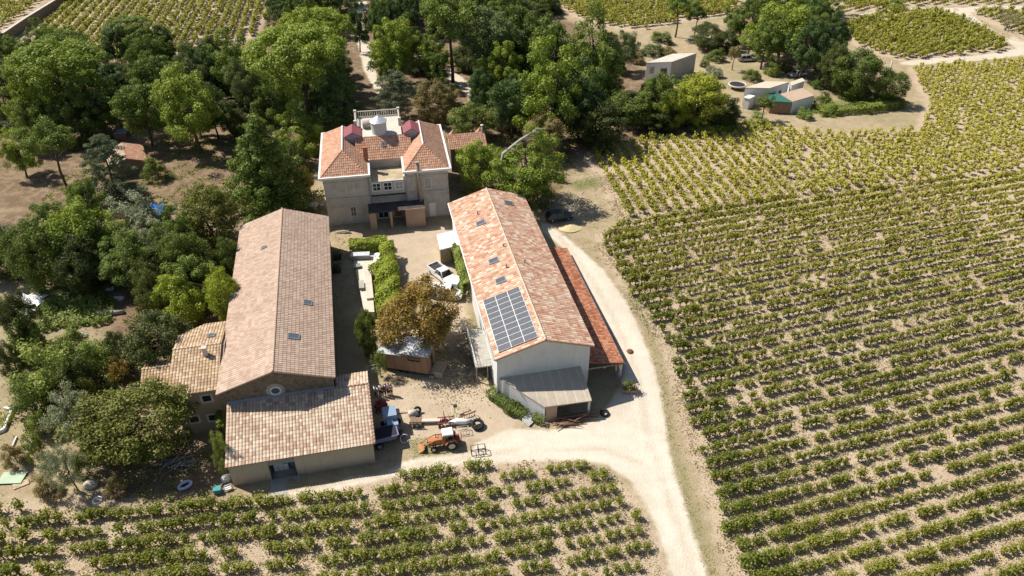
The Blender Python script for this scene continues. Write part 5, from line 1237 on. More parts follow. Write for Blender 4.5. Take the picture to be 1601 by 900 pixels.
MB().hexa([(-1, -.6, .45), (1, -.6, .45), (1, .6, .45), (-1, .6, .45)], [(-.95, -.55, 1.25), (.9, -.55, 1.35), (.9, .55, 1.35), (-.95, .55, 1.25)]).build('cover', M['tarp_white'], t)
MB().tube([(1, 0, .5), (1.8, 0, .45)], .05, 6).build('drawbar', M['grey_metal'], t)
for s in (-1, 1): wheel(t, -.1, s * .68, .28, .16)

# tractor with front loader
a, b = ag(710, 703, 0), ag(675, 708.5, 0); hd = head(a, b); mcen = mid(a, b); off = Vector((math.sin(hd), -math.cos(hd))) * -.85
tr = empty('tractor', (mcen[0] + .0, mcen[1] + .85, float(tz(mcen[1]))), hd, 'faded orange tractor with a yellow front loader and white cab roof', 'tractor')
MB().hexa([(.15, -.38, .75), (2.05, -.36, .7), (2.05, .36, .7), (.15, .38, .75)], [(.15, -.36, 1.5), (1.98, -.32, 1.38), (1.98, .32, 1.38), (.15, .36, 1.5)]).build('hood', M['orange_paint'], tr)
MB().box(2.0, 2.08, -.28, .28, .78, 1.28).build('grille', M['dark_metal'], tr)
MB().box(-1.55, 1.9, -.25, .25, .45, .78).tube([(1.35, -.8, .45), (1.35, .8, .45)], .08, 6).tube([(-1.0, -.75, .72), (-1.0, .75, .72)], .14, 8).build('chassis', M['dark_metal'], tr)
MB().hexa([(-1.35, -.62, .8), (.2, -.62, .8), (.2, .62, .8), (-1.35, .62, .8)], [(-1.35, -.66, 1.35), (.2, -.6, 1.35), (.2, .6, 1.35), (-1.35, .66, 1.35)]).build('cab_base', M['orange_paint'], tr)
g = MB(); g.hexa([(-1.3, -.62, 1.35), (.15, -.57, 1.35), (.15, .57, 1.35), (-1.3, .62, 1.35)], [(-1.2, -.6, 2.28), (-.02, -.56, 2.28), (-.02, .56, 2.28), (-1.2, .6, 2.28)]); cg = g.build('cab_glass', M['dark_glass'], tr)
f_ = MB()
for s in (-1, 1): f_.tube([(-1.3, s * .63, 1.34), (-1.2, s * .61, 2.28)], .05, 5).tube([(.15, s * .58, 1.34), (-.02, s * .57, 2.28)], .05, 5).tube([(-.55, s * .61, 1.34), (-.6, s * .595, 2.28)], .04, 5)
f_.tube([(-1.2, -.61, 2.25), (-1.2, .61, 2.25)], .05, 5).tube([(-.02, -.57, 2.25), (-.02, .57, 2.25)], .05, 5)
for s in (-1, 1): f_.tube([(-1.25, s * .61, 2.26), (0, s * .57, 2.26)], .05, 5)
f_.build('cab_frame', M['orange_paint'], tr)
MB().hexa([(-1.36, -.72, 2.28), (.12, -.68, 2.28), (.12, .68, 2.28), (-1.36, .72, 2.28)], [(-1.28, -.64, 2.42), (.04, -.6, 2.42), (.04, .6, 2.42), (-1.28, .64, 2.42)]).build('cab_roof', M['tarp_white'], tr)
for s in (-1, 1):
    wheel(tr, -1.0, s * .88, .72, .42, 'pale_trim'); wheel(tr, 1.35, s * .78, .40, .28, 'pale_trim')
    fd_ = MB()
    ang_ = np.linspace(.25, math.pi - .3, 8)
    for k in range(7):
        A0, A1 = [( -1.0 + .82 * math.cos(q), .72 + .82 * math.sin(q)) for q in (ang_[k], ang_[k + 1])]
        fd_.hexa([(A0[0], s * .66, A0[1]), (A1[0], s * .66, A1[1]), (A1[0], s * 1.08, A1[1]), (A0[0], s * 1.08, A0[1])], [(A0[0], s * .66, A0[1] + .04), (A1[0], s * .66, A1[1] + .04), (A1[0], s * 1.08, A1[1] + .04), (A0[0], s * 1.08, A0[1] + .04)])
    fd_.build('mudguard', M['orange_paint'], tr)
    MB().tube([(-.1, s * .5, 1.55), (1.1, s * .5, 1.62), (2.3, s * .5, 1.05), (2.62, s * .5, .42)], [.07, .08, .075, .06], 6).tube([(.5, s * .5, .6), (.55, s * .5, 1.55)], .07, 6).tube([(.9, s * .5, .8), (1.9, s * .5, 1.22)], .04, 6).build('loader_arm', M['yellow_paint'], tr)
MB().tube([(2.3, -.5, 1.05), (2.3, .5, 1.05)], .05, 6).build('cross_tube', M['yellow_paint'], tr)
bk = MB(); prof = [(2.5, .62), (2.62, .18), (3.25, .08), (3.3, .14), (2.72, .26), (2.6, .62)]; bk.extr([(x, z) for x, z in prof], 'y', -.8, .8)
for s in (-.8, .76): bk.extr([(2.5, .62), (2.62, .18), (3.25, .08)], 'y', s, s + .04)
bk.build('bucket', M['yellow_paint'], tr)
MB().tube([(.9, -.25, 1.4), (.9, -.25, 2.0)], .05, 8).build('exhaust', M['rust'], tr)
MB().box(-2.15, -1.6, -.5, .5, .55, 1.2).tube([(-1.6, -.3, .7), (-2.5, -.35, .45)], .06, 6).tube([(-1.6, .3, .7), (-2.5, .35, .45)], .06, 6).build('rear_linkage', M['red_paint'], tr)
p = g3(748, 707); fr = MB(); sx, sy, sz_ = 1.25, .8, .75
for x in (-sx / 2 * 1.2, 0, sx / 2 * 1.2):
    for y in (-sy / 2, sy / 2): fr.tube([(x, y, 0), (x, y, sz_)], .04, 4)
for y in (-sy / 2, sy / 2):
    for z in (.04, sz_): fr.tube([(-.75, y, z), (.75, y, z)], .04, 4)
for x in (-.75, 0, .75):
    for z in (.04, sz_): fr.tube([(x, -sy / 2, z), (x, sy / 2, z)], .04, 4)
tag(fr.build('carrier_frame', M['dark_metal'], None, p, .2), 'open black steel carrier frame on the ground behind the tractor', 'frame')

tr.scale = (.82, .82, .86)
# ------------------------------------------------------------------ wooden cabin on wheels
a, b = ag(595, 577), ag(671, 590); hd = head(a, b); ln = math.dist(a, b)
ca = empty('wooden_cabin', (*a, float(tz(a[1]))), hd, 'wooden cabin on wheels with a shiny white metal roof under the golden tree', 'cabin')
hl, hr_, dp = 2.75, 3.25, 2.5
MB().extr([(0, .45), (ln, .45), (ln, hr_), (ln * .45, hl + .35), (ln * .45, hl), (0, hl - .1)], 'y', 0, dp).build('wall', M['boards'], ca)
MB().hexa([(-.15, -.2, hl - .06), (ln * .46, -.2, hl + .04), (ln * .46, dp + .2, hl + .3), (-.15, dp + .2, hl + .2)], [(-.15, -.2, hl + .0), (ln * .46, -.2, hl + .10), (ln * .46, dp + .2, hl + .36), (-.15, dp + .2, hl + .26)]).build('roof', M['metal_roof'], ca)
MB().hexa([(ln * .43, -.2, hl + .36), (ln + .2, -.2, hr_ + .01), (ln + .2, dp + .2, hr_ + .3), (ln * .43, dp + .2, hl + .7)], [(ln * .43, -.2, hl + .42), (ln + .2, -.2, hr_ + .07), (ln + .2, dp + .2, hr_ + .36), (ln * .43, dp + .2, hl + .76)]).build('roof', M['metal_roof'], ca)
frame_window(ca, (ln * .72, 0, 2.45), 'y', 1.5, .55, M['dark_metal'], M['dark_glass'], .06)
frame_window(ca, (ln, dp / 2, 1.6), 'x', .9, 2.0, M['wood'], M['dark_glass'], .1, name='door')
MB().box(.1, ln - .1, .1, dp - .1, .25, .45).build('chassis', M['dark_metal'], ca)
for x in (ln * .42, ln * .54): 
    for y in (.12, dp - .12): wheel(ca, x, y, .33, .2)
MB().tube([(0, dp * .2, .4), (-1.4, dp / 2, .42), (0, dp * .8, .4)], .06, 6).build('drawbar', M['grey_metal'], ca)
st = empty('porch_steps', (*ag(686, 587), float(tz(64.5))), hd, 'small wooden porch and steps at the right end of the cabin', 'steps')
MB().box(-.9, .6, -.4, 1.9, .5, .58).build('deck', M['pale_wood'], st)
MB().box(-.9, -.4, -.75, -.42, .0, .34).box(-.35, .6, -.5, -.42, .0, .98).build('step', M['pale_wood'], st)
for x, y in ((-.8, 1.8), (.5, 1.8), (.5, -.35)): MB().box(x, x + .08, y - .08, y, -.1, 1.5).build('post', M['wood'], st)
fm = MB()
for x in (-.9, 0, .9):
    for y in (-.3, .3): fm.tube([(x, y, 0), (x, y, .75)], .04, 4)
for y in (-.3, .3):
    for z in (.05, .75): fm.tube([(-.9, y, z), (.9, y, z)], .04, 4)
tag(fm.build('white_rack', M['white_paint'], None, g3(586, 580), .35), 'white metal rack left of the wooden cabin', 'rack')
bd = MB(); 
for k in range(9):
    P0, P1 = [Vector((*ag(591 + 22 * u + 0, 581 + 13 * (1 - (1 - u) ** 2)), .06)) for u in (k / 9, (k + 1) / 9)]; bd.tube([P0, P1], .17, 5)
o = bd.build('stone_edging', M['pale_slab']); tag(o, 'curved pale stone edging below the wooden cabin', 'edging')

# ------------------------------------------------------------------ people gathered beside the front barn
def skin_mesh(name, V, Ed, rad, mat, lvl=2):
    me = bpy.data.meshes.new(name); me.from_pydata(V, Ed, []); o = bpy.data.objects.new(name, me); COL.objects.link(o)
    o.modifiers.new('skin', 'SKIN').use_smooth_shade = True
    for i, r in enumerate(rad): me.skin_vertices[0].data[i].radius = (r, r) if not isinstance(r, tuple) else r
    for s in me.skin_vertices[0].data: s.use_root = False
    me.skin_vertices[0].data[0].use_root = True
    o.modifiers.new('sub', 'SUBSURF').levels = lvl
    dg = bpy.context.evaluated_depsgraph_get(); dg.update(); out = bpy.data.meshes.new_from_object(o.evaluated_get(dg)); out.name = name
    bpy.data.objects.remove(o); bpy.data.meshes.remove(me); out.materials.clear(); out.materials.append(mat); return out
def person_meshes(pose):
    V = [(0, 0, .95), (0, .01, 1.18), (0, 0, 1.40), (0, .01, 1.52), (0, .03, 1.60), (0, .025, 1.70), (0, .11, 1.625)]
    rad = [(.15, .11), (.135, .10), (.165, .11), .055, .088, .085, .012]; Ed = [(0, 1), (1, 2), (2, 3), (3, 4), (4, 5), (4, 6)]
    joint = {}
    for s in (-1, 1):
        k = 1 if s > 0 else 0; arm = pose[k]
        sh = Vector((s * .185, 0, 1.42)); el, wr = {'down': ((.25, -.02, 1.14), (.25, .07, .90)), 'bent': ((.24, -.03, 1.13), (.17, .22, 1.12)), 'hip': ((.36, -.06, 1.17), (.21, .06, 1.02))}[arm]
        el = Vector((s * el[0], el[1], el[2])); wr = Vector((s * wr[0], wr[1], wr[2])); hd_ = wr + (wr - el).normalized() * .075
        b = len(V); V += [tuple(sh), tuple(el), tuple(wr), tuple(hd_)]; rad += [.062, .044, .030, .034]; Ed += [(2, b), (b, b + 1), (b + 1, b + 2), (b + 2, b + 3)]
        d = (wr - el).normalized(); side = d.cross(Vector((0, 1, 0))).normalized() if abs(d.y) < .9 else Vector((1, 0, 0))
        for q, (o_, l_) in enumerate(((-.03, .072), (-.010, .082), (.010, .077), (.03, .062))):
            p1 = hd_ + side * o_ + d * .035; p2 = p1 + d * l_ + Vector((0, .018, 0)); c = len(V); V += [tuple(p1), tuple(p2)]; rad += [.010, .008]; Ed += [(b + 3, c), (c, c + 1)]
        p1 = wr + d * .03 + Vector((0, .045, 0)); p2 = p1 + d * .045 + Vector((0, .02, 0)); c = len(V); V += [tuple(p1), tuple(p2)]; rad += [.011, .009]; Ed += [(b + 2, c), (c, c + 1)]
        l = len(V); V += [(s * .095, 0, .86), (s * .11, .02, .49), (s * .115, -.01, .09), (s * .13, .14, .035)]; rad += [.095, .060, .042, .036]; Ed += [(0, l), (l, l + 1), (l + 1, l + 2), (l + 2, l + 3)]
        joint[s] = (sh, el, wr, V[l], V[l + 1], V[l + 2])
    body = skin_mesh('person', V, Ed, rad, M['skin'])
    V = [(0, 0, .93), (0, .01, 1.18), (0, 0, 1.41), (0, .005, 1.47)]; rad = [(.175, .135), (.16, .125), (.185, .13), .085]; Ed = [(0, 1), (1, 2), (2, 3)]
    for s in (-1, 1):
        sh, el = joint[s][0], joint[s][1]; b = len(V); V += [tuple(sh), tuple(sh.lerp(el, .75))]; rad += [.082, .068]; Ed += [(2, b), (b, b + 1)]
    shirt = skin_mesh('shirt', V, Ed, rad, M['cloth_white'])
    def legs(t):
        V = [(0, 0, .99), (0, 0, .90)]; rad = [(.165, .13), (.16, .13)]; Ed = [(0, 1)]
        for s in (-1, 1):
            h_, k_, a_ = (Vector(q) for q in joint[s][3:]); b = len(V)
            V += [tuple(h_), tuple(h_.lerp(k_, .9))] + ([tuple(k_.lerp(a_, .92))] if t else []); rad += [.112, .085] + ([.062] if t else []); Ed += [(1, b), (b, b + 1)] + ([(b + 1, b + 2)] if t else [])
        return skin_mesh('trousers' if t else 'shorts', V, Ed, rad, M['cloth_dark'])
    return body, shirt, legs(True), legs(False)
hm = MB(); 
for i in range(6):
    pass
def hair_mesh(long):
    vs, fs = [], []; nA, nB = 14, 6
    for j in range(nB + 1):
        ph = j / nB * (1.75 if long else 1.35)
        for i in range(nA):
            a = i * 2 * math.pi / nA; back = math.cos(a - math.pi * 1.5)
            q = ph * (1 + .25 * back); vs.append((.098 * math.sin(q) * math.cos(a), .02 + .108 * math.sin(q) * math.sin(a), 1.665 + .105 * math.cos(q)))
    for j in range(nB):
        for i in range(nA): fs.append((j * nA + i, j * nA + (i + 1) % nA, (j + 1) * nA + (i + 1) % nA, (j + 1) * nA + i))
    return MB().add(vs, fs, 0, True).mesh('hair', M['hair_brown'])
EYE = MB().tube([(-.036, .108, 1.652), (-.030, .112, 1.652)], .011, 6).tube([(.030, .112, 1.652), (.036, .108, 1.652)], .011, 6).mesh('eyes', M['cloth_dark'])
HAIR = [hair_mesh(False), hair_mesh(True)]
POSES = {p_: person_meshes(p_) for p_ in (('down', 'down'), ('bent', 'down'), ('hip', 'bent'))}
def with_mat(me, mat, store={}):
    if (me.name, mat) not in store: c = me.copy(); c.materials.clear(); c.materials.append(M[mat]); store[(me.name, mat)] = c
    return store[(me.name, mat)]
for px, py, rz, pz, top_, leg, short, lng, sc_, lab in (
    (613.2, 617.5, 2.2, ('bent', 'down'), 'cloth_lilac', 'cloth_dark', True, 0, 1.03, 'person in a lilac grey top and dark shorts at the right end of the group'),
    (609., 616.5, 2.6, ('hip', 'bent'), 'cloth_white', 'cloth_dark', False, 0, 1.02, 'person in white beside the one in lilac grey, dark trousers'),
    (605., 616.8, 3.0, ('down', 'down'), 'cloth_white', 'cloth_dark', False, 1, .98, 'person in white in the middle of the group, third from the right'),
    (601.2, 619., 0.2, ('bent', 'down'), 'cloth_red', 'cloth_dark', False, 1, .97, 'person in a dark red top between people in white'),
    (596.2, 618.2, -.5, ('down', 'down'), 'cloth_white', 'cloth_dark', False, 0, 1.0, 'person in white left of the one in dark red'),
    (591., 620., -.9, ('hip', 'bent'), 'cloth_white', 'cloth_white', False, 1, 1.0, 'person all in white, second from the left of the group'),
    (587., 619., -1.2, ('down', 'down'), 'cloth_white', 'cloth_dark', False, 0, .99, 'person in white nearest the front barn wall')):
    bo, sh_, tr_, so_ = POSES[pz]; X, Y = ag(px, py); o = link('person', bo, None, (X, Y, float(tz(Y)) + .005), rz); o.scale = (sc_,) * 3
    tag(o, lab, 'person', 'people gathered beside the front barn')
    link('shirt', with_mat(sh_, top_), o); link('shorts' if short else 'trousers', with_mat(so_ if short else tr_, leg), o)
    link('hair', HAIR[lng], o); link('eyes', EYE, o)

# ------------------------------------------------------------------ machinery and clutter in the yard
def one(name, mb, mat, px, py, rz, label, cat, z=0.):
    P = g3(px, py)
    if name in ('low_table', 'low_wall', 'stone_bench', 'flower_pot') and py > 383: P = (*ag(px, py, .45), float(tz(82)) + .45)
    return tag(mb.build(name, mat, None, (P[0], P[1], P[2] + z), rz), label, cat)
a, b = ag(641, 668), ag(688, 667)
ft = empty('farm_trailer', (*a, 0.05), head(a, b), 'old low wooden farm trailer with a slatted end beside the tractor', 'trailer')
ln = math.dist(a, b); k = MB()
k.box(0, 1.3, -.1, 1.2, .35, .42); 
for x in (0, .42, .84, 1.26): k.box(x, x + .06, -.12, -.06, .1, .95)
for z in (.5, .75): k.box(0, 1.32, -.14, -.12, z, z + .16)
k.build('slatted_box', M['wood'], ft); MB().box(1.3, ln, .3, .75, .38, .55).build('beam', M['pale_trim'], ft)
for y in (-.05, 1.2): wheel(ft, .8, y, .3, .16)
hw = empty('disc_harrow', g3(697, 663), .1, 'rusty red disc harrow behind the tractor cab', 'harrow')
MB().tube([(-.9, -.4, .6), (.9, -.4, .6)], .06, 6).tube([(-.9, .5, .6), (.9, .5, .6)], .06, 6).tube([(0, -.5, .6), (0, .6, .6)], .06, 6).tube([(-.1, 0, .6), (-.15, .1, 1.9)], [.07, .04], 6).build('frame', M['red_paint'], hw)
for i in range(5):
    for y in (-.4, .5): MB().tube([(-.8 + i * .4, y, .3), (-.74 + i * .4, y, .3)], .3, 12, smooth=False).build('disc', M['rust'], hw)
pl_ = empty('cultivator', g3(731, 655), .5, 'rusty cultivator tines in a heap at the right of the machinery row', 'cultivator')
k = MB()
for i in range(7): k.tube([(-.9 + i * .3, 0, .75), (-.8 + i * .3, .25, .45), (-.95 + i * .3, .1, .02)], .035, 5)
k.tube([(-1, 0, .75), (1, 0, .75)], .07, 6).tube([(-.6, .5, .6), (.7, .5, .6)], .06, 6); k.build('tines', M['rust'], pl_)
k = MB().tube([(-1.3, 0, .35), (-.4, .12, .5), (.5, .05, .42), (1.3, .2, .36)], [.22, .34, .3, .2], 9); one('wrapped_bundle', k, M['tarp_white'], 720, 664, .1, 'white plastic wrapped bundle behind the tractor', 'bundle')
for px, py, r0, lab, tilt in ((747, 667, .55, 'big black tyre lying at the end of the machinery row', .3), (945, 648, .4, 'black tyre on the ground beyond the lean-to corner', .2), (653, 646, .33, 'small black tyre on the trailer drawbar side', 1.2)):
    k = MB(); k.tube([(r0 * math.cos(q), r0 * math.sin(q) * math.cos(tilt), .2 + r0 * (1 + math.sin(q)) * math.sin(tilt)) for q in np.linspace(0, 2 * math.pi, 19)], .19 if r0 > .5 else .14, 8, cap=False); one('tyre', k, M['rubber'], px, py, .3, lab, 'tyre')
k = MB()
for i in range(5): k.tube([(-.6 + .3 * i, -.4, 0), (-.6 + .3 * i, -.4, .6)], .025, 4).tube([(-.6 + .3 * i, .4, 0), (-.6 + .3 * i, .4, .6)], .025, 4)
for z in (.05, .6):
    for y in (-.4, .4): k.tube([(-.62, y, z), (.62, y, z)], .03, 4)
    for x in (-.6, .6): k.tube([(x, -.4, z), (x, .4, z)], .03, 4)
one('wire_basket', k, M['pale_trim'], 724, 676, .2, 'pale wire basket just behind the tractor rear', 'basket')
k = MB().tube([(-.5, 0, .45), (-.3, 0, .45), (.5, .1, .45)], [.3, .38, .34], 10).tube([(.5, .1, .45), (1.0, .1, .5)], [.1, .08], 6).box(-.35, .4, -.3, .3, 0, .2); one('sprayer_tank', k, M['pale_trim'], 646, 650, .4, 'pale sprayer tank left of the machinery row', 'tank')
k = MB().tube([(0, 0, 0), (.05, 0, 1.0)], .035, 6).box(-.12, .3, -.14, .14, .95, 1.2); one('signpost', k, M['dark_metal'], 711, 645, .2, 'short dark post standing alone in the dry yard grass', 'post')
# blue-grey machine, tipping trailer and red machine in the barn's shade
bm_ = empty('farm_machine', g3(613, 676), .25, 'blue grey farm machine with a flat box top in the shade of the front barn', 'machine')
MB().box(-.7, .75, .2, 1.7, 1.0, 2.35).build('hopper', M['blue_machine'], bm_); MB().hexa([(-.35, -1.2, .5), (.25, -1.2, .5), (.3, .2, 1.2), (-.4, .2, 1.2)], [(-.35, -1.2, .95), (.25, -1.2, .95), (.3, .2, 2.0), (-.4, .2, 2.0)]).build('chute', M['blue_machine'], bm_)
MB().box(.3, .78, -.6, .19, .7, 1.7).build('motor_box', M['blue_machine'], bm_); MB().box(-.6, .65, -.9, 1.6, .5, .7).build('chassis', M['dark_metal'], bm_)
for x in (-.75, .8):
    for y in (-.6, 1.2): wheel(bm_, x, y, .36, .2)
for b_ in bm_.children: pass
tp = empty('tipping_trailer', g3(598, 692), .32, 'violet grey tipping trailer against the right wall of the front barn', 'trailer')
k = MB(); k.hexa([(-1.6, -.7, .8), (1.4, -.7, .8), (1.4, .7, .8), (-1.6, .7, .8)], [(-1.7, -.9, 1.45), (1.75, -.9, 1.6), (1.75, .9, 1.6), (-1.7, .9, 1.45)]); k.build('tub', M['violet_body'], tp)
MB().hexa([(-1.6, -.8, 1.40), (1.6, -.8, 1.5), (1.6, .8, 1.5), (-1.6, .8, 1.40)], [(-1.62, -.82, 1.475), (1.62, -.82, 1.606), (1.62, .82, 1.606), (-1.62, .82, 1.475)]).build('load', M['cloth_dark'], tp)
MB().box(-1.5, 2.3, -.3, .3, .55, .8).build('chassis', M['dark_metal'], tp)
for y in (-.8, .8): wheel(tp, -.4, y, .42, .26)
rm = empty('farm_machine', g3(597, 640), .3, 'dark red farm machine standing in the front barn shade', 'machine')
MB().box(-.6, .6, -.4, .4, .5, 1.1).tube([(-.3, 0, 1.1), (.2, 0, 1.6)], [.25, .15], 8).build('body', M['red_paint'], rm)
for x in (-.5, .5):
    for y in (-.45, .45): wheel(rm, x, y, .26, .14)
k = MB().tube([(.45 * math.cos(q), .3 * math.sin(q), .45 + .35 * math.sin(q)) for q in np.linspace(.4, 5.6, 14)], .04, 5); one('hose', k, M['tarp_white'], 633, 690, .4, 'white hose loop in the shade right of the tipping trailer', 'hose')
k = MB().box(-1.4, 1.4, -.1, .1, 0, .14); one('timber_beam', k, M['pale_wood'], 632, 645, .1, 'pale timber beam at the edge of the front barn shade', 'beam')

# ------------------------------------------------------------------ things round the white building
en, _ = block('entrance_canopy', (688, 390), (717, 382), (712, 358), 2.6, 'white roofed entrance hut against the left wall of the white building', 'hut', M['pale_wood'], M['tarp_white'])
ld = empty('balcony_stair', (*WO, 0), WA, 'white metal landing with railings on the left side of the white building', 'stair')
MB().box(-1.6, .33, 3.6, 10.6, 2.35, 2.5).build('landing', M['concrete'], ld)
for s, t in ((-1.5, 3.7), (-1.5, 7.), (-1.5, 10.4), (-.2, 3.7)): MB().box(s - .06, s + .06, t - .06, t + .06, -.3, 2.34).build('post', M['grey_metal'], ld)
rl_ = MB()
for z in (2.95, 3.45): rl_.tube([(.3, 3.65, z), (-1.55, 3.65, z), (-1.55, 10.55, z)], .035, 5)
for t in np.arange(3.65, 10.6, .6): rl_.tube([(-1.55, t, 2.5), (-1.55, t, 3.45)], .025, 4)
for s in np.arange(-1.1, .3, .4): rl_.tube([(s, 3.65, 2.5), (s, 3.65, 3.45)], .025, 4)
rl_.build('railing', M['white_paint'], ld)
sp_ = MB()
for i in range(9): sp_.box(-1.9, -.7, 10.65 + .28 * i, 10.95 + .28 * i, 2.28 - .24 * i, 2.33 - .24 * i)
sp_.build('steps', M['grey_metal'], ld)
sr = MB()
for s in (-1.95, -.65): sr.tube([(s, 10.6, 3.4), (s, 13.2, 1.3)], .035, 5).tube([(s, 10.6, 2.4), (s, 13.2, .3)], .05, 5)
for i in range(6): sr.tube([(-1.95, 10.9 + .45 * i, 2.15 - .37 * i), (-1.95, 10.9 + .45 * i, 3.15 - .37 * i)], .025, 4)
sr.build('stair_rail', M['white_paint'], ld)
k = MB(); rg = np.random.default_rng(2)
for i in range(46):
    x, y, z = rg.uniform(-1.7, 1.7), rg.uniform(-.7, .7), .08 + rg.uniform(0, .55) * (1 - i / 90); a_ = rg.normal() * .25; L_ = rg.uniform(.6, 1.5)
    k.tube([(x - L_ * math.cos(a_), y - L_ * math.sin(a_), z), (x + L_ * math.cos(a_), y + L_ * math.sin(a_), z + rg.normal() * .12)], [.06, .045], 5)
o = one('wood_pile', k, plain('cut_vine_wood', (.28, .17, .11), .9, .4, 4), 900, 657, .25, 'untidy pile of cut wood in front of the lean-to', 'wood pile')
k = MB()
for i in range(7): k.box(-.6, .6, -.5 + i * .16, -.39 + i * .16, .3, .33)
for y in (-.5, .02, .5): k.box(-.6, .6, y - .04, y + .04, .2, .299)
for i in range(4): k.box(-.6 + .36 * i, -.5 + .36 * i, -.5, .5, .06, .199)
one('pallet', k, M['tarp_white'], 826, 658, .9, 'white slatted pallet leaning among the bushes by the lean-to', 'pallet').rotation_euler = (.35, .1, .9)
k = MB().tube([(0, 0, 0), (0, 0, .022)], .42, 20); one('manhole_cover', k, M['rust'], 985, 549, 0, 'round brown manhole cover in the dirt track', 'manhole cover')
pp = empty('potted_bush', g3(984, 612), 0, 'bush in a brick coloured trough at the carport corner', 'potted plant')
MB().hexa([(-.9, -.3, 0), (.9, -.3, 0), (.9, .3, 0), (-.9, .3, 0)], [(-1, -.36, .5), (1, -.36, .5), (1, .36, .5), (-1, .36, .5)]).build('trough', M['pink_wall'], pp)
rg = np.random.default_rng(8); c = rg.normal(size=(420, 3)) * np.array([.5, .3, .32]) + np.array([0, 0, 1.0]); V, Q = leaves(c, unit(c - np.array([0, 0, .6]) + rg.normal(size=c.shape) * .3), .22, rg)
link('foliage', np_mesh('foliage', V, Q, LEAF['oak'], rg.uniform(0, 1, 420)), pp)
k = MB()
for s in (-.2, .2): k.tube([(s, 0, 0), (s, 1.0, 2.6)], .035, 5)
for i in range(8): k.tube([(-.2, .12 + .115 * i, .3 + .3 * i), (.2, .12 + .115 * i, .3 + .3 * i)], .025, 4)
one('ladder', k, M['wood'], 966, 606, .1, 'wooden ladder leaning at the open end of the carport', 'ladder')
lp = MB().tube([(0, 0, 0), (0, 0, .12)], [.12, .16], 10); lp = tag(lp.build('wall_lamp', M['white_paint'], None, (*wld(WO, WA, 12.9, .48), 2.5)), 'small round white lamp on the carport front beam', 'lamp')
k = MB(); rg = np.random.default_rng(5); 
vs = [(rg.normal() * .1 + 1.8 * r_ * math.cos(q), 1.3 * r_ * math.sin(q), .55 * (1 - r_) + .02) for r_ in (1, .7, .4) for q in np.linspace(0, 6.283, 14, False)] + [(0, 0, .58)]
k.add(vs, [(j * 14 + i, j * 14 + (i + 1) % 14, (j + 1) * 14 + (i + 1) % 14, (j + 1) * 14 + i) for j in (0, 1) for i in range(14)] + [(28 + i, 28 + (i + 1) % 14, 42) for i in range(14)], 0, True)
one('sand_heap', k, M['sand'], 892, 356, .2, 'low heap of yellow sand at the end of the track', 'sand heap', -.03)
def brush(px, py, n, rx, ry, label, mat, seed):
    k = MB(); rg = np.random.default_rng(seed)
    for i in range(n):
        x, y = rg.normal() * rx, rg.normal() * ry; a_ = rg.uniform(0, 6.28); L_ = rg.uniform(.5, 1.5); z = rg.uniform(.03, .45)
        k.tube([(x, y, z), (x + L_ * math.cos(a_), y + L_ * math.sin(a_), z + rg.uniform(-.02, .3)), (x + 1.6 * L_ * math.cos(a_ + .3), y + 1.6 * L_ * math.sin(a_ + .3), z + rg.uniform(-.02, .25))], [.05, .035, .015], 4, cap=False)
    return one('brushwood', k, mat, px, py, 0, label, 'brushwood')
brush(922, 222, 90, 2.6, 1.6, 'heap of reddish brown brushwood on the dry verge', plain('red_brown_twigs', (.30, .19, .12), .9, .4, 3), 4)
brush(888, 322, 50, 1.8, 1.2, 'bleached branches heaped in the tree shade near the dark car', M['dead_wood'], 6)
brush(276, 724, 40, .9, .6, 'pale branches heaped in the shade of the big front tree', M['dead_wood'], 7)
brush(770, 562, 40, 1.2, 1.6, 'rusty scrap and sticks under the white landing', M['rust'], 12)

# ------------------------------------------------------------------ courtyard terrace and villa garden
TQ = [ag(q[0], q[1], .45) for q in ((550, 392), (584, 388), (590, 392), (589, 404), (574, 420), (584, 470), (586, 492), (570, 492), (560, 440))]
ter = MB(); zt = float(tz(82)) + .45; ter.extr(TQ, 'z', -.3, zt); tag(ter.build('terrace', M['pale_gravel']), 'bright pale gravel terrace between the stone barn and the tall hedge', 'terrace', kind='structure')  # slab raised above the alley to shorten the barn's shadow across it
gt = MB().box(-1.35, 1.35, -.5, .5, .62, .72); gb = empty('garden_bench', (*ag(563, 400, .45), float(tz(82)) + .45), .08, 'long pale grey covered table on the white terrace', 'table')
gt.build('top', plain('grey_cover', (.55, .58, .60), .7), gb); MB().box(-1.25, 1.25, -.42, .42, 0, .62).build('cover', plain('grey_cover_shaded', (.36, .38, .39), .8), gb)  # sides take a darker copy of the cover grey, shade put into colour
for px, py, lab in ((559, 380, 'white pot at the back of the terrace by the hedge'), (586.5, 384, 'white round pot in front of the hedge corner'), (590, 399, 'white pot inside the hedge, upper of two'), (592, 404, 'white pot inside the hedge, lower of two')):
    k = MB().tube([(0, 0, 0), (0, 0, .55), (0, 0, .56)], [.28, .42, .34], 12, smooth=False); one('flower_pot', k, M['tarp_white'], px, py, 0, lab, 'pot')
k = MB().box(-.5, .5, -.4, .4, .3, .36).tube([(0, 0, 0), (0, 0, .3)], .12, 8); one('low_table', k, M['grey_metal'], 558, 416, .3, 'small grey table on the white terrace', 'table')
k = MB().box(-.45, .45, -3.3, 3.3, 0, .32); one('low_wall', k, M['pale_slab'], 577, 447, .21, 'low pale wall between the terrace and the big hedge', 'wall')
k = MB().box(-.35, .35, -.9, .9, .35, .45).box(-.3, .3, -.8, -.7, 0, .35).box(-.3, .3, .7, .8, 0, .35); one('stone_bench', k, M['concrete'], 566, 449, .21, 'grey bench on the white terrace strip', 'bench')
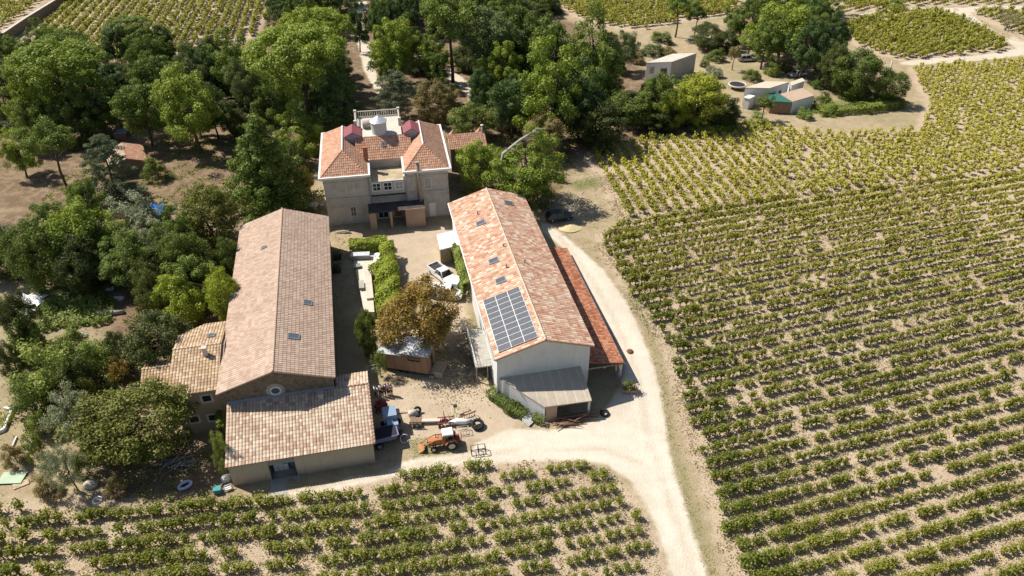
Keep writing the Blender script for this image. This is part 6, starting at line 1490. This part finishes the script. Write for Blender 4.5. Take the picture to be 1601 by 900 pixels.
for px, py, lab in ((528, 405, 'dark planter in the shade against the stone barn, upper one'), (527, 425, 'dark planter in the shade against the stone barn, lower one')):
    pt_ = empty('planter', g3(px, py), .2, lab, 'planter'); MB().hexa([(-.5, -.3, 0), (.5, -.3, 0), (.5, .3, 0), (-.5, .3, 0)], [(-.55, -.35, .5), (.55, -.35, .5), (.55, .35, .5), (-.55, .35, .5)]).build('box', M['dark_metal'], pt_)
    rg = np.random.default_rng(int(px)); c = rg.normal(size=(200, 3)) * np.array([.4, .3, .3]) + np.array([0, 0, .9]); V, Q = leaves(c, unit(c + rg.normal(size=c.shape)), .25, rg); link('foliage', np_mesh('foliage', V, Q, LEAF['dark'], rg.uniform(0, 1, 200)), pt_)
gtb = empty('garden_table', g3(492, 326), .3, 'round white garden table on the sandy circle left of the villa', 'table')
MB().tube([(0, 0, .70), (0, 0, .76)], .75, 18, smooth=False).build('top', M['tarp_white'], gtb); MB().tube([(0, 0, 0), (0, 0, .7)], [.3, .06], 10).build('pedestal', M['tarp_white'], gtb)
for k_ in range(4):
    q = k_ * 1.57 + .4; gp = g3(492, 326); ch = empty('garden_chair', (gp[0] + 1.25 * math.cos(q), gp[1] + 1.25 * math.sin(q), gp[2]), q + math.pi / 2, 'white garden chair drawn up to the round white table', 'chair', 'chairs at the white garden table')
    MB().box(-.24, .24, -.24, .24, .42, .47).build('seat', M['tarp_white'], ch); MB().box(-.24, .24, -.29, -.245, .47, .95).build('backrest', M['tarp_white'], ch)
    for x in (-.2, .2):
        for y in (-.2, .2): MB().box(x - .025, x + .025, y - .025, y + .025, 0, .42).build('leg', M['tarp_white'], ch)

# ------------------------------------------------------------------ left garden and front left corner
dg_ = empty('paddling_pool', g3(290, 760), .7, 'oval blue and white inflatable ring in the deep tree shade', 'inflatable'); dg_.scale = (.62, .62, .8)
MB().tube([(1.0 * math.cos(q), .62 * math.sin(q), .22) for q in np.linspace(0, 2 * math.pi, 25)], .23, 8, cap=False).build('ring', plain('pale_blue_vinyl', (.55, .60, .78), .4), dg_)
MB().add([(1. * math.cos(q), .6 * math.sin(q), .06) for q in np.linspace(0, 2 * math.pi, 24, False)], [tuple(range(24))]).build('floor', M['cloth_dark'], dg_)
k = MB().box(-1.2, 1.2, -.75, .75, .12, .17); one('green_panel', k, M['green_sheet'], 20, 748, .05, 'pale green flat sheet lying at the left edge', 'sheet')
k = MB().box(-.7, .7, -.4, .4, .02, .08); one('board', k, M['pale_wood'], 33, 757, .6, 'grey board beside the pale green sheet', 'board')
vs = [(.75 * math.cos(q) * math.cos(p_), .6 * math.sin(q) * math.cos(p_), .3 + .48 * math.sin(p_)) for p_ in (-.6, -.1, .5, 1.1) for q in np.linspace(0, 6.283, 12, False)] + [(0, 0, .78)]
k = MB().add(vs, [(j * 12 + i, j * 12 + (i + 1) % 12, (j + 1) * 12 + (i + 1) % 12, (j + 1) * 12 + i) for j in range(3) for i in range(12)] + [(36 + i, 36 + (i + 1) % 12, 48) for i in range(12)], 0, True)
one('boulder', k, M['pale_slab'], 143, 760, .3, 'round pale boulder on the dry bank left of the big front tree', 'boulder')
k = MB().tube([(.4 * math.cos(q), .4 * math.sin(q), .1) for q in np.linspace(0, 2 * math.pi, 17)], .12, 7, cap=False); one('tyre', k, M['tarp_white'], 153, 783, 0, 'white painted tyre at the edge of the front vineyard', 'tyre')
k = MB()
for i in range(9): k.box(-.8, .8, -.6 + i * .145, -.51 + i * .145, .12, .15)
for x in (-.75, 0, .7): k.box(x, x + .08, -.6, .65, .02, .119)
one('dark_pallet', k, M['wood'], 192, 770, .1, 'grey slatted pallet in the shade below the big front tree', 'pallet')
k = MB().box(-.35, .35, -.3, .3, 0, .55); k.box(-.38, .38, -.33, .33, .55, .6); one('teal_bin', k, plain('teal_plastic', (.06, .28, .30), .5), 341, 769, .2, 'small teal bin left of the front barn', 'bin')
k = MB().tube([(-.4, 0, .1), (.4, .1, .1)], .06, 6).tube([(-.4, 0, .1), (-.3, .3, .6), (.35, .4, .6), (.4, .1, .1)], .045, 6); k.box(-.3, .3, .0, .35, .3, .34); one('broken_chair', k, M['tarp_white'], 358, 768, .4, 'broken white chair at the left corner of the front barn', 'chair')
vs = [(.45 * math.cos(q) * s_, .35 * math.sin(q) * s_, z_) for s_, z_ in ((1, 0), (1.05, .5), (.6, .75)) for q in np.linspace(0, 6.283, 10, False)]
k = MB().add(vs, [(j * 10 + i, j * 10 + (i + 1) % 10, (j + 1) * 10 + (i + 1) % 10, (j + 1) * 10 + i) for j in range(2) for i in range(10)] + [tuple(range(20, 30))]); one('plaster_sack', k, M['tarp_white'], 354, 751, .4, 'white sacks piled against the left end of the front barn', 'sacks')
def bed(label, pts, w, h):
    o = Vector(g3(*pts[0])); P = [Vector(g3(*q)) - o for q in pts]; k = MB()
    for a_, b_ in zip(P[:-1], P[1:]): slab(k, a_, b_, w, -.1, h)
    tag(k.build('bed_edging', M['tarp_white'], None, o), label, 'edging')
bed('white edging wall of the corner bed at the left edge', [(-8, 680), (8, 674), (20, 642), (8, 640)], .22, .45)
bed('long white board edging on the left side of the garden bed', [(13, 716), (27, 684)], .1, .25); bed('white board edging on the right side of the garden bed', [(42, 714), (51, 692)], .1, .25)
k = MB().tube([(0, 0, 0), (0, 0, .5)], .2, 9); one('water_butt', k, M['dark_metal'], 14, 724, 0, 'small dark bucket at the foot of the white garden edging', 'bucket')
for px, py, rx, ry, lab in ((48, 470, 1.7, 1.5, 'large crumpled white plastic sheet in the left garden'), (36, 491, 1.3, .9, 'smaller crumpled white plastic sheet below the large one'), (104, 458, 1.5, .4, 'long white plastic scrap along the top of the vegetable patch'), (172, 453, .5, .4, 'small white sack right of the vegetable patch'), (186, 468, .6, .5, 'pale sack under the bushes right of the vegetable patch'), (124, 526, .9, .4, 'pale plastic strip on the bare earth below the vegetables')):
    rg = np.random.default_rng(int(px)); nn = 9; vs = [((i / (nn - 1) - .5) * 2 * rx * (1 + .25 * math.sin(j * 2 + px)), (j / (nn - 1) - .5) * 2 * ry * (1 + .3 * math.sin(i * 1.7)), .08 + rg.uniform(0, .22)) for j in range(nn) for i in range(nn)]
    k = MB().add(vs, [(j * nn + i, j * nn + i + 1, (j + 1) * nn + i + 1, (j + 1) * nn + i) for j in range(nn - 1) for i in range(nn - 1)]); o = one('plastic_sheet', k, M['tarp_white'], px, py, .2, lab, 'plastic sheet'); md = o.modifiers.new('t', 'SOLIDIFY'); md.thickness = .03
k = MB().tube([(-1.7, 0, .28), (-.6, .06, .3), (.7, -.04, .29), (1.8, 0, .26)], [.30, .34, .31, .27], 9); one('fallen_log', k, M['dead_wood'], 172, 491, .1, 'thick bleached log lying right of the vegetable patch', 'log')
k = MB().tube([Vector((*ag(15 + 75 * u, 521 - 10 * u * u + 3 * u), .06)) for u in np.linspace(0, 1, 12)], .07, 5); tag(k.build('water_hose', M['pale_trim']), 'pale hose curving below the vegetable patch', 'hose')
tb = empty('tarpaulin_shelter', g3(251, 345), .2, 'bright blue tarpaulin stretched between the silvery trees', 'tarpaulin')
vs = [(-1.0 + 2.0 * i / 6, -.9 + 1.8 * j / 6, 1.7 + .25 * math.sin(i * 1.3 + j) + .12 * j) for j in range(7) for i in range(7)]; k = MB().add(vs, [(j * 7 + i, j * 7 + i + 1, (j + 1) * 7 + i + 1, (j + 1) * 7 + i) for j in range(6) for i in range(6)]); o = k.build('sheet', M['tarp_blue'], tb); o.modifiers.new('t', 'SOLIDIFY').thickness = .02
for x in (-.95, .95):
    for y in (-.85, .85): MB().tube([(x, y, -.2), (x, y, 2.15 if y > 0 else 1.75)], .04, 5).build('pole', M['wood'], tb)
cs_ = empty('covered_stack', g3(192, 214), .15, 'grey covered square stack in a dark clearing of the left wood', 'stack')
MB().box(-1, 1, -1, 1, 0, 1.1).build('stack', M['wood'], cs_); MB().box(-1.08, 1.08, -1.08, 1.08, 1.1, 1.16).build('cover', plain('grey_cover_sheet', (.36, .37, .40), .7), cs_)
k = MB().tube([(0, 0, 0), (0, 0, .8), (0, 0, .95)], [.45, .45, .2], 12, smooth=False); one('water_barrel', k, M['tarp_white'], 214, 612, 0, 'white barrel at the left end of the ochre house', 'barrel')
k = MB().tube([(-1.1, .2, .15), (.2, 0, .3), (1.2, -.3, .1)], [.12, .16, .08], 7).tube([(.2, 0, .3), (.9, .6, .2)], [.09, .04], 5); one('driftwood', k, M['dead_wood'], 537, 364, .1, 'pale twisted trunk lying before the villa wall', 'log')

# poles, trampoline
up = MB(); up.tube([(0, 0, -.4), (0, 0, 3), (0, 0, 9.0)], [.2, .17, .11], 8)
P = g3(1381, 153); hP = rise(P[0], P[1], 94); bx_ = at(1395, 94, hP + P[2]); lean = (bx_[0] - P[0]) 
k = MB().tube([(0, 0, -.4), (lean * .5, 0, hP * .5), (lean, 0, hP)], [.24, .2, .14], 8); tag(k.build('utility_pole', M['pale_trim'], None, P), 'pale concrete pole leaning over the weedy hedge', 'pole')
P = g3(328, 793); hP = rise(P[0], P[1], 668); k = MB().tube([(0, 0, -.3), (.25, 0, hP)], [.045, .03], 6); tag(k.build('thin_mast', M['dark_metal'], None, P), 'thin dark mast standing left of the front barn', 'mast')
P = g3(22, 29); hP = rise(P[0], P[1], 2); k = MB().tube([(0, 0, -.3), (0, 0, hP)], [.14, .10], 7); tag(k.build('wooden_pole', M['wood'], None, P), 'wooden pole beyond the stone boundary wall', 'pole')
tp_ = empty('trampoline', g3(1152, 138), 0, 'round trampoline left of the farmhouse', 'trampoline')
MB().tube([(1.75 * math.cos(q), 1.75 * math.sin(q), .85) for q in np.linspace(0, 2 * math.pi, 25)], .16, 6, cap=False).build('rim', M['pale_trim'], tp_)
MB().add([(1.7 * math.cos(q), 1.7 * math.sin(q), .84) for q in np.linspace(0, 2 * math.pi, 24, False)], [tuple(range(24))]).build('mat', M['cloth_dark'], tp_)
for k_ in range(6): q = k_ * math.pi / 3; MB().tube([(1.75 * math.cos(q), 1.75 * math.sin(q), -.2), (1.75 * math.cos(q), 1.75 * math.sin(q), .8)], .04, 5).build('leg', M['grey_metal'], tp_)
